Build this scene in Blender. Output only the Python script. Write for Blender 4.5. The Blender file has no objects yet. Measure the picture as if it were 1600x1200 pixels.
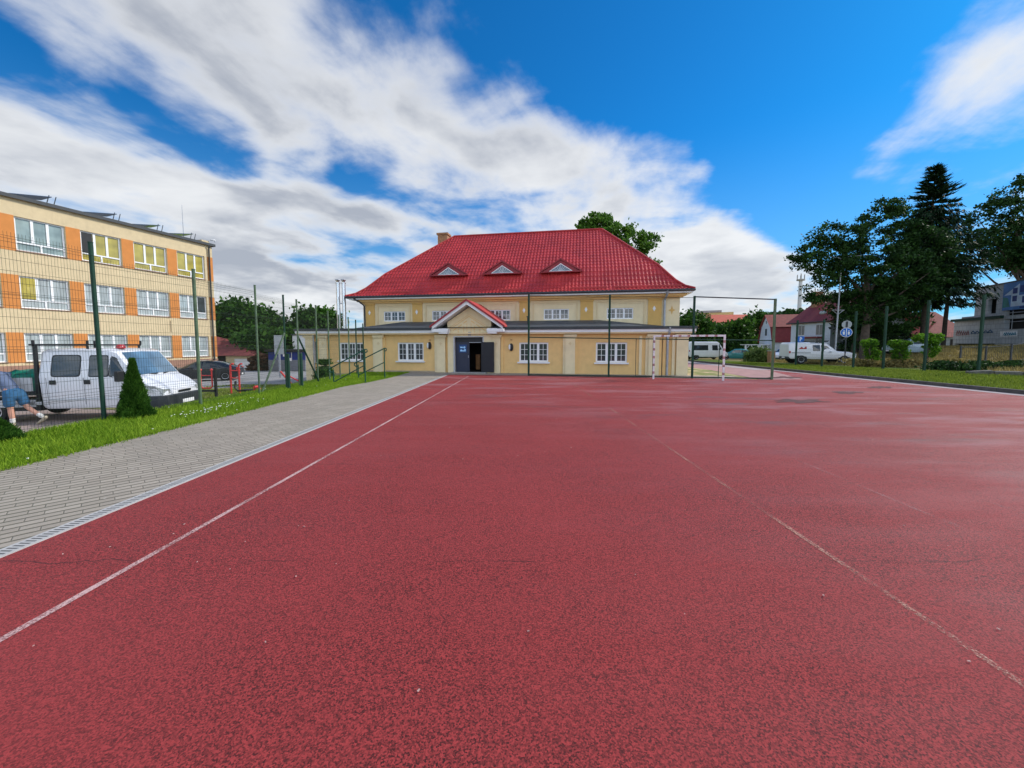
import bpy, math, random
import numpy as np
from mathutils import Vector, Matrix

scene = bpy.context.scene
C = scene.collection
R = math.radians

# ------------------------------------------------------------------ camera
CAM_H, F, PITCH, CY = 1.6, 610.0, R(4.0), 580.0
cam_data = bpy.data.cameras.new("camera")
cam_data.sensor_width = 36.0
cam_data.lens = 36.0 * F / 1600.0
cam_data.shift_y = -20.0 / 1600.0
cam_data.clip_start, cam_data.clip_end = 0.05, 5000.0
cam = bpy.data.objects.new("camera", cam_data)
C.objects.link(cam)
cam.location = (0, 0, CAM_H)
cam.rotation_euler = (R(90) - PITCH, 0, 0)
scene.camera = cam

# ------------------------------------------------------------------ exposure
scene.view_settings.view_transform = 'Standard'
scene.view_settings.look = 'None'
scene.view_settings.exposure = 0.48
scene.view_settings.gamma = 1.0
scene.view_settings.use_curve_mapping = False
scene.cycles.max_bounces = 8
scene.cycles.diffuse_bounces = 3
scene.cycles.transparent_max_bounces = 8

# ------------------------------------------------------------------ node helper
class NT:
    def __init__(s, tree):
        s.t = tree; s.n = tree.nodes; s.l = tree.links
    def node(s, typ, **kw):
        n = s.n.new(typ)
        for k, v in kw.items(): setattr(n, k, v)
        return n
    def put(s, sock, v):
        if isinstance(v, bpy.types.NodeSocket): s.l.new(v, sock)
        elif v is not None: sock.default_value = v
    def math(s, op, a, b=None, c=None, clamp=False):
        n = s.node('ShaderNodeMath', operation=op, use_clamp=clamp)
        s.put(n.inputs[0], a); s.put(n.inputs[1], b)
        if c is not None: s.put(n.inputs[2], c)
        return n.outputs[0]
    def mapr(s, v, a, b, c=0.0, d=1.0, smooth=False):
        n = s.node('ShaderNodeMapRange', interpolation_type='SMOOTHSTEP' if smooth else 'LINEAR')
        for i, x in enumerate((v, a, b, c, d)): s.put(n.inputs[i], x)
        return n.outputs[0]
    def mix(s, fac, a, b, blend='MIX'):
        n = s.node('ShaderNodeMix', data_type='RGBA', blend_type=blend)
        s.put(n.inputs[0], fac)
        s.put(n.inputs[6], a if isinstance(a, bpy.types.NodeSocket) or len(a) == 4 else (*a, 1))
        s.put(n.inputs[7], b if isinstance(b, bpy.types.NodeSocket) or len(b) == 4 else (*b, 1))
        return n.outputs[2]
    def noise(s, vec, scale, detail=3.0, rough=0.5, dist=0.0):
        n = s.node('ShaderNodeTexNoise')
        s.put(n.inputs['Vector'], vec); n.inputs['Scale'].default_value = scale
        n.inputs['Detail'].default_value = detail; n.inputs['Roughness'].default_value = rough
        n.inputs['Distortion'].default_value = dist
        return n.outputs[0]
    def voro(s, vec, scale, feature='F1'):
        n = s.node('ShaderNodeTexVoronoi', feature=feature)
        s.put(n.inputs['Vector'], vec); n.inputs['Scale'].default_value = scale
        return n
    def comb(s, x, y, z):
        n = s.node('ShaderNodeCombineXYZ')
        for i, v in enumerate((x, y, z)): s.put(n.inputs[i], v)
        return n.outputs[0]
    def sep(s, v):
        n = s.node('ShaderNodeSeparateXYZ'); s.put(n.inputs[0], v)
        return n.outputs
    def ramp(s, fac, stops):
        n = s.node('ShaderNodeValToRGB'); s.put(n.inputs[0], fac)
        e = n.color_ramp.elements
        while len(e) < len(stops): e.new(0.5)
        for el, (p, c) in zip(e, stops):
            el.position = p
            el.color = (c, c, c, 1) if isinstance(c, (int, float)) else (*c, 1)
        return n.outputs[0]
    def mapping(s, vec, loc=(0, 0, 0), rot=(0, 0, 0), scale=(1, 1, 1)):
        n = s.node('ShaderNodeMapping')
        s.put(n.inputs[0], vec)
        n.inputs[1].default_value = loc; n.inputs[2].default_value = rot; n.inputs[3].default_value = scale
        return n.outputs[0]
    def bump(s, h, strength=0.3, dist=0.01):
        n = s.node('ShaderNodeBump'); n.inputs['Strength'].default_value = strength
        n.inputs['Distance'].default_value = dist; s.put(n.inputs['Height'], h)
        return n.outputs[0]

# ------------------------------------------------------------------ world: blue sky with drifting cloud banks
SUN_AZ, SUN_EL = R(68), R(38)          # azimuth clockwise from +Y
w = bpy.data.worlds.new("World"); scene.world = w; w.use_nodes = True
t = NT(w.node_tree); w.node_tree.nodes.clear()
sky = t.node('ShaderNodeTexSky', sky_type='NISHITA')
sky.sun_disc = False; sky.sun_elevation = SUN_EL; sky.sun_rotation = SUN_AZ
sky.air_density = 1.0; sky.dust_density = 0.3; sky.ozone_density = 2.5
d = t.node('ShaderNodeTexCoord').outputs['Generated']
dx, dy, dz = t.sep(d)
zc = t.math('ADD', t.math('MAXIMUM', dz, 0.0), 0.06)
px = t.math('DIVIDE', dx, zc); py = t.math('DIVIDE', dy, zc)
q = t.math('SUBTRACT', t.math('MULTIPLY', px, 0.66), t.math('MULTIPLY', py, 0.75))
a = t.math('ADD', t.math('MULTIPLY', px, 0.75), t.math('MULTIPLY', py, 0.66))
z2 = t.math('ADD', t.math('MAXIMUM', dz, 0.0), 0.17)
nx = t.math('DIVIDE', dx, z2); ny = t.math('DIVIDE', dy, z2)
qn = t.math('SUBTRACT', t.math('MULTIPLY', nx, 0.94), t.math('MULTIPLY', ny, 0.34))
an = t.math('ADD', t.math('MULTIPLY', nx, 0.34), t.math('MULTIPLY', ny, 0.94))
warp = t.noise(t.comb(nx, ny, 3.3), 1.3, 3, 0.55)
qw = t.math('ADD', q, t.math('MULTIPLY', t.math('SUBTRACT', warp, 0.5), 0.9))
cov = t.ramp(t.mapr(qw, -6.0, 1.5), [
    (0.0, 0.72), (0.24, 0.62), (0.36, 0.56), (0.455, 0.80), (0.515, 0.47), (0.56, 0.66), (0.60, 0.74),
    (0.655, 0.62), (0.70, 0.26), (0.742, 0.26), (0.775, 0.38), (0.80, 0.44), (0.86, 0.44), (1.0, 0.55)])
streak = t.noise(t.comb(t.math('MULTIPLY', an, 0.6), t.math('MULTIPLY', qn, 1.5), 0.7), 2.0, 8, 0.53, 0.3)
puffs = t.noise(t.comb(nx, ny, 9.1), 2.7, 9, 0.55, 0.25)
nz = t.math('ADD', t.math('MULTIPLY', streak, 0.42), t.math('MULTIPLY', puffs, 0.58))
def blob(u, v, rad, amp):
    # a cloud mass (or a clearing) around one direction of the sky
    a_, b_ = (u - 800) / F, (v - CY) / F
    dv = Vector((a_, math.cos(PITCH) - b_ * math.sin(PITCH), -math.sin(PITCH) - b_ * math.cos(PITCH))).normalized()
    n = t.node('ShaderNodeVectorMath', operation='DOT_PRODUCT'); t.put(n.inputs[0], d); n.inputs[1].default_value = dv
    return t.mapr(n.outputs['Value'], math.cos(rad / F), 1.0, 0.0, amp, True)
for bl in ((1430, 185, 105, 0.36), (1510, 20, 230, 0.17), (1250, -30, 160, 0.14), (1110, 340, 190, 0.20), (950, 330, 220, 0.08), (120, 250, 330, 0.10), (60, 30, 90, -0.2), (330, 230, 60, -0.14), (250, 130, 55, -0.14), (1520, 150, 90, -0.15), (1330, 120, 90, -0.2), (1540, 260, 90, -0.15), (1150, 60, 260, -0.20), (1260, 250, 110, -0.25),
           (480, 345, 90, -0.22), (300, 190, 80, -0.16), (560, 265, 60, -0.15), (1350, 330, 120, -0.16), (820, 60, 130, -0.12), (430, 390, 130, 0.24), (1110, 430, 90, 0.2)):
    cov = t.math('ADD', cov, blob(*bl))
dens = t.math('ADD', cov, t.math('MULTIPLY', t.math('SUBTRACT', nz, 0.5), 1.9))
mask = t.mapr(dens, 0.34, 0.82, 0, 1, True)
thick = t.mapr(dens, 0.55, 1.0, 0, 1, True)
shade_n = t.noise(t.comb(nx, ny, 5.5), 1.5, 5, 0.5)
greyness = t.math('MULTIPLY', t.mapr(shade_n, 0.36, 0.60, 0.15, 1.0, True), thick)
hor = t.mapr(dz, 0.02, 0.30, 1.0, 0.0, True)
right_glow = t.mapr(dx, -0.5, 0.7, 0.0, 1.0, True)
greyness = t.math('MULTIPLY', greyness, t.mapr(right_glow, 0, 1, 1.0, 0.45))
lump = t.noise(t.comb(nx, ny, 2.2), 2.6, 8, 0.58, 0.4)
greyness = t.math('ADD', greyness, t.math('MULTIPLY', t.math('SUBTRACT', lump, 0.5), t.mapr(thick, 0, 1, 0.4, 1.3)), clamp=True)
ccol = t.mix(greyness, (6.5, 6.6, 6.7), (3.1, 3.35, 3.85))
back = t.mapr(dy, -0.25, 0.10, 3.4, 1.0, True)  # unseen clouds behind the camera, brightened as added fill for the facade
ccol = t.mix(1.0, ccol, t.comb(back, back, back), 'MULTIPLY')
blue = t.mix(1.0, sky.outputs[0], (0.06, 0.60, 1.03, 1), 'MULTIPLY')
blue = t.mix(t.mapr(dz, 0.0, 0.45, 0.6, 0.0, True), blue, (2.2, 4.0, 5.9))
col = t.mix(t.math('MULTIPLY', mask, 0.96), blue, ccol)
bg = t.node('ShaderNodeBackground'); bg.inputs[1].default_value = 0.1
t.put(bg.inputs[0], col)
out = t.node('ShaderNodeOutputWorld'); t.l.new(bg.outputs[0], out.inputs[0])

# ------------------------------------------------------------------ sun
sl = bpy.data.lights.new("sun", 'SUN'); sl.energy = 2.6; sl.angle = R(3.0); sl.color = (1.0, 0.94, 0.84)
sun = bpy.data.objects.new("sun", sl); C.objects.link(sun)
sdir = Vector((math.sin(SUN_AZ) * math.cos(SUN_EL), math.cos(SUN_AZ) * math.cos(SUN_EL), math.sin(SUN_EL)))
sun.rotation_euler = sdir.to_track_quat('Z', 'Y').to_euler()
sun.location = sdir * 50

# ------------------------------------------------------------------ geometry helpers
def at(u, v, Y):
    """world point seen at photo pixel (u, v) at depth Y (used to read real positions off the photograph)"""
    a_, b_ = (u - 800) / F, (v - CY) / F
    ry, rz = math.cos(PITCH) - b_ * math.sin(PITCH), -math.sin(PITCH) - b_ * math.cos(PITCH)
    k = Y / ry
    return Vector((a_ * k, Y, CAM_H + rz * k))

class MB:
    """collects shapes and links them as one mesh object"""
    def __init__(s): s.v = []; s.f = []; s.mi = []; s.cur = 0
    def add(s, vs, fs):
        b = len(s.v); s.v.extend([tuple(x) for x in vs])
        for f in fs: s.f.append([b + i for i in f]); s.mi.append(s.cur)
        return s
    def poly(s, pts): return s.add(pts, [range(len(pts))])
    def box(s, x0, x1, y0, y1, z0, z1):
        return s.add([(x0, y0, z0), (x1, y0, z0), (x1, y1, z0), (x0, y1, z0), (x0, y0, z1), (x1, y0, z1), (x1, y1, z1), (x0, y1, z1)],
                     [(0, 3, 2, 1), (4, 5, 6, 7), (0, 1, 5, 4), (1, 2, 6, 5), (2, 3, 7, 6), (3, 0, 4, 7)])
    def obox(s, c, size, rot=(0, 0, 0)):
        m = Matrix.Translation(c) @ (rot if isinstance(rot, Matrix) else Matrix.Rotation(rot[2], 4, 'Z') @ Matrix.Rotation(rot[1], 4, 'Y') @ Matrix.Rotation(rot[0], 4, 'X'))
        x, y, z = (k / 2 for k in size)
        pts = [m @ Vector(p) for p in ((-x, -y, -z), (x, -y, -z), (x, y, -z), (-x, y, -z), (-x, -y, z), (x, -y, z), (x, y, z), (-x, y, z))]
        return s.add(pts, [(0, 3, 2, 1), (4, 5, 6, 7), (0, 1, 5, 4), (1, 2, 6, 5), (2, 3, 7, 6), (3, 0, 4, 7)])
    def prism(s, pts, axis, lo, hi):
        """polygon pts (2-D) extruded along axis between lo and hi"""
        def p3(p, k):
            return {'x': (k, p[0], p[1]), 'y': (p[0], k, p[1]), 'z': (p[0], p[1], k)}[axis]
        n = len(pts)
        vs = [p3(p, lo) for p in pts] + [p3(p, hi) for p in pts]
        fs = [tuple(range(n)), tuple(range(2 * n - 1, n - 1, -1))] + [(i, i + n, (i + 1) % n + n, (i + 1) % n) for i in range(n)]
        return s.add(vs, fs)
    def cyl(s, p0, p1, r0, r1=None, n=10, caps=True):
        r1 = r0 if r1 is None else r1
        p0, p1 = Vector(p0), Vector(p1); ax = (p1 - p0).normalized()
        up = Vector((0, 0, 1)) if abs(ax.z) < 0.95 else Vector((1, 0, 0))
        e1 = ax.cross(up).normalized(); e2 = ax.cross(e1)
        vs = []
        for p, r in ((p0, r0), (p1, r1)):
            for i in range(n):
                k = 2 * math.pi * i / n
                vs.append(p + (e1 * math.cos(k) + e2 * math.sin(k)) * r)
        fs = [(i, (i + 1) % n, n + (i + 1) % n, n + i) for i in range(n)]
        if caps: fs += [tuple(range(n - 1, -1, -1)), tuple(range(n, 2 * n))]
        return s.add(vs, fs)
    def tube(s, pts, r, n=8):
        pts = [Vector(p) for p in pts]; rs = r if isinstance(r, (list, tuple)) else [r] * len(pts)
        vs = []; prev = None
        for i, p in enumerate(pts):
            ax = (pts[min(i + 1, len(pts) - 1)] - pts[max(i - 1, 0)]).normalized()
            if prev is None:
                up = Vector((0, 0, 1)) if abs(ax.z) < 0.95 else Vector((1, 0, 0))
                e1 = ax.cross(up).normalized()
            else:
                e1 = (prev - ax * prev.dot(ax)).normalized()
            prev = e1; e2 = ax.cross(e1)
            for k in range(n):
                an = 2 * math.pi * k / n
                vs.append(p + (e1 * math.cos(an) + e2 * math.sin(an)) * rs[i])
        fs = []
        for i in range(len(pts) - 1):
            for k in range(n):
                fs.append((i * n + k, i * n + (k + 1) % n, (i + 1) * n + (k + 1) % n, (i + 1) * n + k))
        fs += [tuple(range(n - 1, -1, -1)), tuple(range((len(pts) - 1) * n, len(pts) * n))]
        return s.add(vs, fs)
    def lathe(s, prof, n=16, axis='z', c=(0, 0, 0)):
        vs = []
        for r, h in prof:
            for k in range(n):
                an = 2 * math.pi * k / n; x, y = r * math.cos(an), r * math.sin(an)
                p = {'z': (x, y, h), 'y': (x, h, y), 'x': (h, x, y)}[axis]
                vs.append((p[0] + c[0], p[1] + c[1], p[2] + c[2]))
        m = len(prof)
        fs = [(i * n + k, i * n + (k + 1) % n, (i + 1) * n + (k + 1) % n, (i + 1) * n + k) for i in range(m - 1) for k in range(n)]
        return s.add(vs, fs)
    def ellipsoid(s, c, r, n=12, m=8):
        vs = []; fs = []
        for i in range(m + 1):
            th = math.pi * i / m
            for k in range(n):
                an = 2 * math.pi * k / n
                vs.append((c[0] + r[0] * math.sin(th) * math.cos(an), c[1] + r[1] * math.sin(th) * math.sin(an), c[2] + r[2] * math.cos(th)))
        for i in range(m):
            for k in range(n): fs.append((i * n + k, i * n + (k + 1) % n, (i + 1) * n + (k + 1) % n, (i + 1) * n + k))
        return s.add(vs, fs)
    def mesh(s, name, mats, smooth=None):
        me = bpy.data.meshes.new(name); me.from_pydata(s.v, [], s.f)
        for m in (mats if isinstance(mats, (list, tuple)) else [mats]): me.materials.append(m)
        if any(s.mi): me.polygons.foreach_set('material_index', s.mi)
        if smooth is not None:
            me.polygons.foreach_set('use_smooth', [True] * len(me.polygons))
            me.set_sharp_from_angle(angle=R(smooth))
        me.update()
        return me
    def build(s, name, mats, parent=None, smooth=None, bevel=0.0):
        return link(name, s.mesh(name, mats, smooth), parent, bevel)

def link(name, me, parent=None, bevel=0.0):
    o = bpy.data.objects.new(name, me); C.objects.link(o)
    if parent is not None: o.parent = parent
    if bevel:
        b = o.modifiers.new('bevel', 'BEVEL'); b.width = bevel; b.segments = 2; b.limit_method = 'ANGLE'
    return o

def tag(o, label=None, cat=None, group=None, kind=None):
    if label: o['label'] = label
    if cat: o['category'] = cat
    if group: o['group'] = group
    if kind: o['kind'] = kind
    return o

def empty(name, loc, rz=0.0, label=None, cat=None, group=None):
    o = bpy.data.objects.new(name, None); C.objects.link(o)
    o.location = loc; o.rotation_euler = (0, 0, rz); o.empty_display_size = 0.2
    return tag(o, label, cat, group)

def struct(o): o['kind'] = 'structure'; return o

def copy_tree(o, parent=None):
    c = o.copy(); C.objects.link(c)
    if parent is not None: c.parent = parent
    for ch in list(o.children): copy_tree(ch, c)
    return c

def mesh_np(name, V, Fq, mats, mi=None):
    """mesh from numpy vertex and polygon (n x k) arrays"""
    V = np.asarray(V, np.float32); Fq = np.asarray(Fq, np.int32); k = Fq.shape[1]
    me = bpy.data.meshes.new(name)
    me.vertices.add(len(V)); me.vertices.foreach_set('co', V.ravel())
    me.loops.add(Fq.size); me.loops.foreach_set('vertex_index', Fq.ravel())
    me.polygons.add(len(Fq)); me.polygons.foreach_set('loop_start', np.arange(0, Fq.size, k, dtype=np.int32))
    for m in (mats if isinstance(mats, (list, tuple)) else [mats]): me.materials.append(m)
    if mi is not None: me.polygons.foreach_set('material_index', np.asarray(mi, np.int32))
    me.update(calc_edges=True); me.validate()
    return me

# ------------------------------------------------------------------ materials
def mat(name, color, rough=0.7, var=0.12, scale=6.0, spec=0.4, metal=0.0, coat=0.0, bump=0.0, bscale=60.0, dirt=None):
    m = bpy.data.materials.new(name); m.use_nodes = True
    t = NT(m.node_tree); b = t.n['Principled BSDF']
    co = t.node('ShaderNodeTexCoord').outputs['Object']
    n1 = t.noise(co, scale, 5, 0.6)
    lo = tuple(c * (1 - var) for c in color); hi = tuple(min(1, c * (1 + var)) for c in color)
    c = t.mix(t.mapr(n1, 0.3, 0.7), lo, hi)
    if dirt:
        sx, sy, sz = t.sep(co)
        n2 = t.noise(t.comb(t.math('MULTIPLY', sx, 5.0), t.math('MULTIPLY', sy, 5.0), t.math('MULTIPLY', sz, 0.6)), 1.0, 5, 0.65)
        c = t.mix(t.math('MULTIPLY', t.mapr(n2, 0.5, 0.75), dirt[1]), c, dirt[0])
    t.put(b.inputs['Base Color'], c)
    b.inputs['Roughness'].default_value = rough; b.inputs['Specular IOR Level'].default_value = spec
    b.inputs['Metallic'].default_value = metal; b.inputs['Coat Weight'].default_value = coat
    if bump: t.put(b.inputs['Normal'], t.bump(t.noise(co, bscale, 4, 0.6), bump, 0.01))
    return m

def leaf_mat(name, dark, light, trans=0.3, rough=0.6):
    m = bpy.data.materials.new(name); m.use_nodes = True
    t = NT(m.node_tree); b = t.n['Principled BSDF']
    rnd = t.node('ShaderNodeNewGeometry').outputs['Random Per Island']
    co = t.node('ShaderNodeTexCoord').outputs['Object']
    k = t.math('ADD', t.math('MULTIPLY', rnd, 0.55), t.math('MULTIPLY', t.noise(co, 0.8, 3), 0.55))
    c = t.mix(t.mapr(k, 0.25, 0.85), dark, light)
    t.put(b.inputs['Base Color'], c); b.inputs['Roughness'].default_value = rough
    b.inputs['Specular IOR Level'].default_value = 0.12
    tr = t.node('ShaderNodeBsdfTranslucent'); t.put(tr.inputs[0], c)
    mx = t.node('ShaderNodeMixShader'); mx.inputs[0].default_value = trans
    t.l.new(b.outputs[0], mx.inputs[1]); t.l.new(tr.outputs[0], mx.inputs[2])
    t.l.new(mx.outputs[0], t.n['Material Output'].inputs[0])
    return m

M = {}
M['cream'] = mat('cream_render', (0.80, 0.67, 0.42), 0.85, 0.06, 3, bump=0.15, dirt=((0.5, 0.40, 0.24), 0.14))
M['ochre'] = mat('ochre_render', (0.80, 0.53, 0.22), 0.85, 0.06, 3, bump=0.15, dirt=((0.5, 0.33, 0.13), 0.14))
M['ochre_dark'] = mat('deep_ochre_render', (0.66, 0.41, 0.13), 0.85, 0.06, 3, bump=0.15)
M['stone_cream'] = mat('cream_moulding', (0.72, 0.57, 0.33), 0.85, 0.06, 4)
M['plinth'] = mat('plinth_stone', (0.42, 0.34, 0.24), 0.9, 0.2, 5, bump=0.3)
M['white'] = mat('white_paint', (0.80, 0.81, 0.82), 0.55, 0.03, 4)
M['pvc'] = mat('white_pvc', (0.82, 0.83, 0.84), 0.35, 0.02, 4)
M['dark_metal'] = mat('dark_gutter_metal', (0.045, 0.05, 0.055), 0.5, 0.2, 4)
M['zinc'] = mat('zinc_pipe', (0.38, 0.40, 0.43), 0.45, 0.15, 6, metal=0.4)
M['steel'] = mat('stainless_flue', (0.62, 0.64, 0.66), 0.22, 0.06, 6, metal=0.95)
M['roof_red'] = mat('red_metal_tile', (0.43, 0.034, 0.034), 0.5, 0.22, 0.9, spec=0.45, coat=0.0)
M['roof_trim'] = mat('dark_red_trim', (0.29, 0.014, 0.024), 0.45, 0.15, 2, spec=0.5)
M['felt'] = mat('roofing_felt', (0.055, 0.065, 0.075), 0.6, 0.3, 1.5, bump=0.2)
M['door'] = mat('dark_blue_steel_door', (0.030, 0.036, 0.065), 0.45, 0.12, 3)
M['door_black'] = mat('black_steel_door', (0.018, 0.018, 0.024), 0.45, 0.12, 3)
M['black'] = mat('black_plastic', (0.015, 0.016, 0.018), 0.5, 0.2, 6)
M['interior'] = mat('unlit_interior', (0.03, 0.028, 0.026), 0.9, 0.2, 3)
M['wood'] = mat('brown_wood', (0.35, 0.17, 0.06), 0.5, 0.3, 4)
M['brick'] = mat('chimney_brick', (0.36, 0.19, 0.10), 0.9, 0.3, 9, bump=0.5, bscale=20)
M['blue_sign'] = mat('blue_sign_face', (0.01, 0.16, 0.62), 0.4, 0.06, 3)
M['sign_white'] = mat('white_sign_face', (0.85, 0.86, 0.87), 0.4, 0.03, 3)
M['sign_back'] = mat('grey_sign_back', (0.42, 0.45, 0.46), 0.5, 0.1, 3)
M['green_paint'] = mat('green_painted_steel', (0.005, 0.042, 0.024), 0.7, 0.25, 5)
M['green_worn'] = mat('faded_green_steel', (0.085, 0.135, 0.075), 0.6, 0.3, 5)
M['wire'] = mat('dark_green_wire', (0.022, 0.035, 0.024), 0.6, 0.2, 5)
M['rail_green'] = mat('green_handrail', (0.008, 0.075, 0.045), 0.35, 0.2, 5)
M['post_red'] = mat('faded_red_band', (0.40, 0.20, 0.20), 0.7, 0.5, 16)
M['post_white'] = mat('chipped_white_paint', (0.76, 0.70, 0.70), 0.6, 0.18, 14)
M['gym_red'] = mat('red_gym_steel', (0.72, 0.06, 0.06), 0.4, 0.15, 5)
M['school_cream'] = mat('school_cream_render', (0.62, 0.50, 0.31), 0.9, 0.08, 2.5, bump=0.15, dirt=((0.40, 0.32, 0.2), 0.3))
M['school_orange'] = mat('school_orange_render', (0.58, 0.225, 0.06), 0.9, 0.08, 2.5, bump=0.15)
M['school_plinth'] = mat('school_plinth_tile', (0.30, 0.17, 0.12), 0.85, 0.2, 4)
def glass(name, color, refl=0.9, folds=0.0):
    m = bpy.data.materials.new(name); m.use_nodes = True
    t = NT(m.node_tree); b = t.n['Principled BSDF']
    co = t.node('ShaderNodeTexCoord').outputs['Object']
    sx, sy, sz = t.sep(co)
    n = t.noise(t.comb(t.math('MULTIPLY', sx, 9.0), t.math('MULTIPLY', sy, 9.0), t.math('MULTIPLY', sz, 0.5)), 1.0, 3)
    n2 = t.noise(co, 1.3, 2)
    k = t.math('ADD', t.math('MULTIPLY', n, folds), t.math('MULTIPLY', n2, 1 - folds))
    t.put(b.inputs['Base Color'], t.mix(t.mapr(k, 0.3, 0.7), tuple(c * 0.6 for c in color), tuple(c * 1.3 for c in color)))
    b.inputs['Roughness'].default_value = 0.6; b.inputs['Specular IOR Level'].default_value = 0.2
    b.inputs['Coat Weight'].default_value = refl; b.inputs['Coat Roughness'].default_value = 0.02
    b.inputs['Coat IOR'].default_value = 1.7
    return m
M['pane_dark'] = glass('window_glass_over_dark_room', (0.045, 0.055, 0.06))
M['pane_curtain'] = glass('window_glass_over_net_curtain', (0.40, 0.46, 0.47), 0.7, 0.8)
M['pane_clear'] = glass('window_glass_over_pale_blind', (0.26, 0.33, 0.31), 1.0, 0.2)
M['pane_dormer'] = glass('dormer_glass', (0.13, 0.20, 0.26), 0.8, 0.2)
M['pane_yellow'] = glass('window_glass_over_yellow_blind', (0.42, 0.35, 0.07), 0.7, 0.2)
M['car_glass'] = glass('tinted_car_glass', (0.018, 0.026, 0.028), 1.0)
M['windscreen'] = glass('windscreen_glass', (0.10, 0.19, 0.28), 1.0)
M['car_white'] = mat('white_car_paint', (0.78, 0.79, 0.82), 0.3, 0.03, 2, coat=0.6)
M['car_black'] = mat('black_car_paint', (0.010, 0.012, 0.016), 0.25, 0.1, 2, coat=1.0)
M['car_teal'] = mat('teal_car_paint', (0.03, 0.24, 0.24), 0.3, 0.08, 2, coat=0.8)
M['car_silver'] = mat('silver_blue_car_paint', (0.32, 0.42, 0.48), 0.3, 0.06, 2, coat=0.8)
M['tyre'] = mat('tyre_rubber', (0.018, 0.018, 0.018), 0.85, 0.2, 8)
M['rim'] = mat('alloy_rim', (0.55, 0.56, 0.58), 0.3, 0.1, 8, metal=0.8)
M['lens'] = mat('headlight_lens', (0.34, 0.36, 0.36), 0.12, 0.2, 14, coat=1.0)
M['lens_red'] = mat('red_lens', (0.40, 0.02, 0.02), 0.2, 0.1, 8, coat=1.0)
M['bumper'] = mat('dark_grey_bumper', (0.028, 0.034, 0.040), 0.6, 0.2, 5)
M['bed_grey'] = mat('aluminium_dropside', (0.52, 0.53, 0.54), 0.5, 0.12, 4)
M['tarp'] = mat('green_tarpaulin', (0.008, 0.17, 0.10), 0.4, 0.5, 3.5, bump=0.6, bscale=8)
M['seam'] = mat('panel_gap', (0.05, 0.05, 0.055), 0.7)
M['concrete'] = mat('concrete', (0.36, 0.35, 0.33), 0.9, 0.15, 3, bump=0.3)
M['bark'] = mat('bark', (0.085, 0.065, 0.05), 0.95, 0.35, 5, bump=0.6, bscale=18)
# ================================================================== SETTING
def sm(a_, b_, x):
    k = np.clip((x - a_) / (b_ - a_), 0, 1); return k * k * (3 - 2 * k)

def lot_z(y): return np.maximum(-0.6 - 0.02 * (y - 10), -1.6)

def ground_z(x, y):
    x = np.asarray(x, float); y = np.asarray(y, float)
    left = lot_z(y)
    wl = 1 - sm(-9.5, -8.75, x)
    # beyond the building the low ground reaches further right
    right = 0.12 - 0.0195 * np.clip(y - 20, 0, 55)
    bank = 1.5 * sm(33, 43, x) * sm(18, 27, y)
    wr = sm(16.35, 16.6, x) + sm(24, 32, y) * (x > 10)
    wr = np.clip(wr, 0, 1)
    z = wl * left + (1 - wl) * (wr * right)
    beh = sm(26, 60, y)
    z = z * (1 - beh) + beh * (wl * left + (1 - wl) * np.minimum(right, -0.2))
    return z + bank * (1 - wl)

# ---- ground: one sheet to the horizon
xs = np.unique(np.concatenate([np.linspace(-2500, -60, 14), np.linspace(-60, -30, 21), np.linspace(-30, 60, 226), np.linspace(60, 100, 21), np.linspace(100, 2500, 14), [-6.6, 16.28, 16.34]]))
ys = np.unique(np.concatenate([np.linspace(-2500, -20, 10), np.linspace(-20, 0, 11), np.linspace(0, 70, 176), np.linspace(70, 120, 21), np.linspace(120, 3000, 14)]))
X, Y = np.meshgrid(xs, ys); Z = ground_z(X, Y) - 0.03
pav = (X > -6.5) & (X < 16.32) & (Y < 30); Z[pav] -= 0.12
lotm = (X < -9.6) & (X > -34) & (Y > 0) & (Y < 60); Z[lotm] -= 0.10
nx_, ny_ = len(xs), len(ys)
i = np.arange(nx_ * ny_).reshape(ny_, nx_)
Fq = np.stack([i[:-1, :-1], i[:-1, 1:], i[1:, 1:], i[1:, :-1]], -1).reshape(-1, 4)
m = bpy.data.materials.new('dry_grass_ground'); m.use_nodes = True
t = NT(m.node_tree); b = t.n['Principled BSDF']; co = t.node('ShaderNodeTexCoord').outputs['Object']
n1 = t.noise(co, 0.35, 5, 0.6); n2 = t.noise(co, 14, 5, 0.7); n3 = t.noise(co, 1.6, 4, 0.6)
g = t.mix(n2, (0.035, 0.075, 0.008), (0.16, 0.22, 0.035))
dry = t.mix(n2, (0.16, 0.12, 0.05), (0.34, 0.28, 0.12))
sx, sy, sz = t.sep(co)
dryness = t.mapr(sx, 24.0, 34.0, 0.0, 0.45, True)
k = t.mapr(t.math('ADD', t.math('ADD', t.math('MULTIPLY', n1, 0.6), t.math('MULTIPLY', n3, 0.4)), dryness), 0.52, 0.72, 0, 1, True)
t.put(b.inputs['Base Color'], t.mix(k, g, dry)); b.inputs['Roughness'].default_value = 0.95; b.inputs['Specular IOR Level'].default_value = 0.1
t.put(b.inputs['Normal'], t.bump(n2, 0.6, 0.05))
M['ground'] = m
go = link('ground', mesh_np('ground', np.stack([X, Y, Z], -1).reshape(-1, 3), Fq, m)); struct(go)

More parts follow.
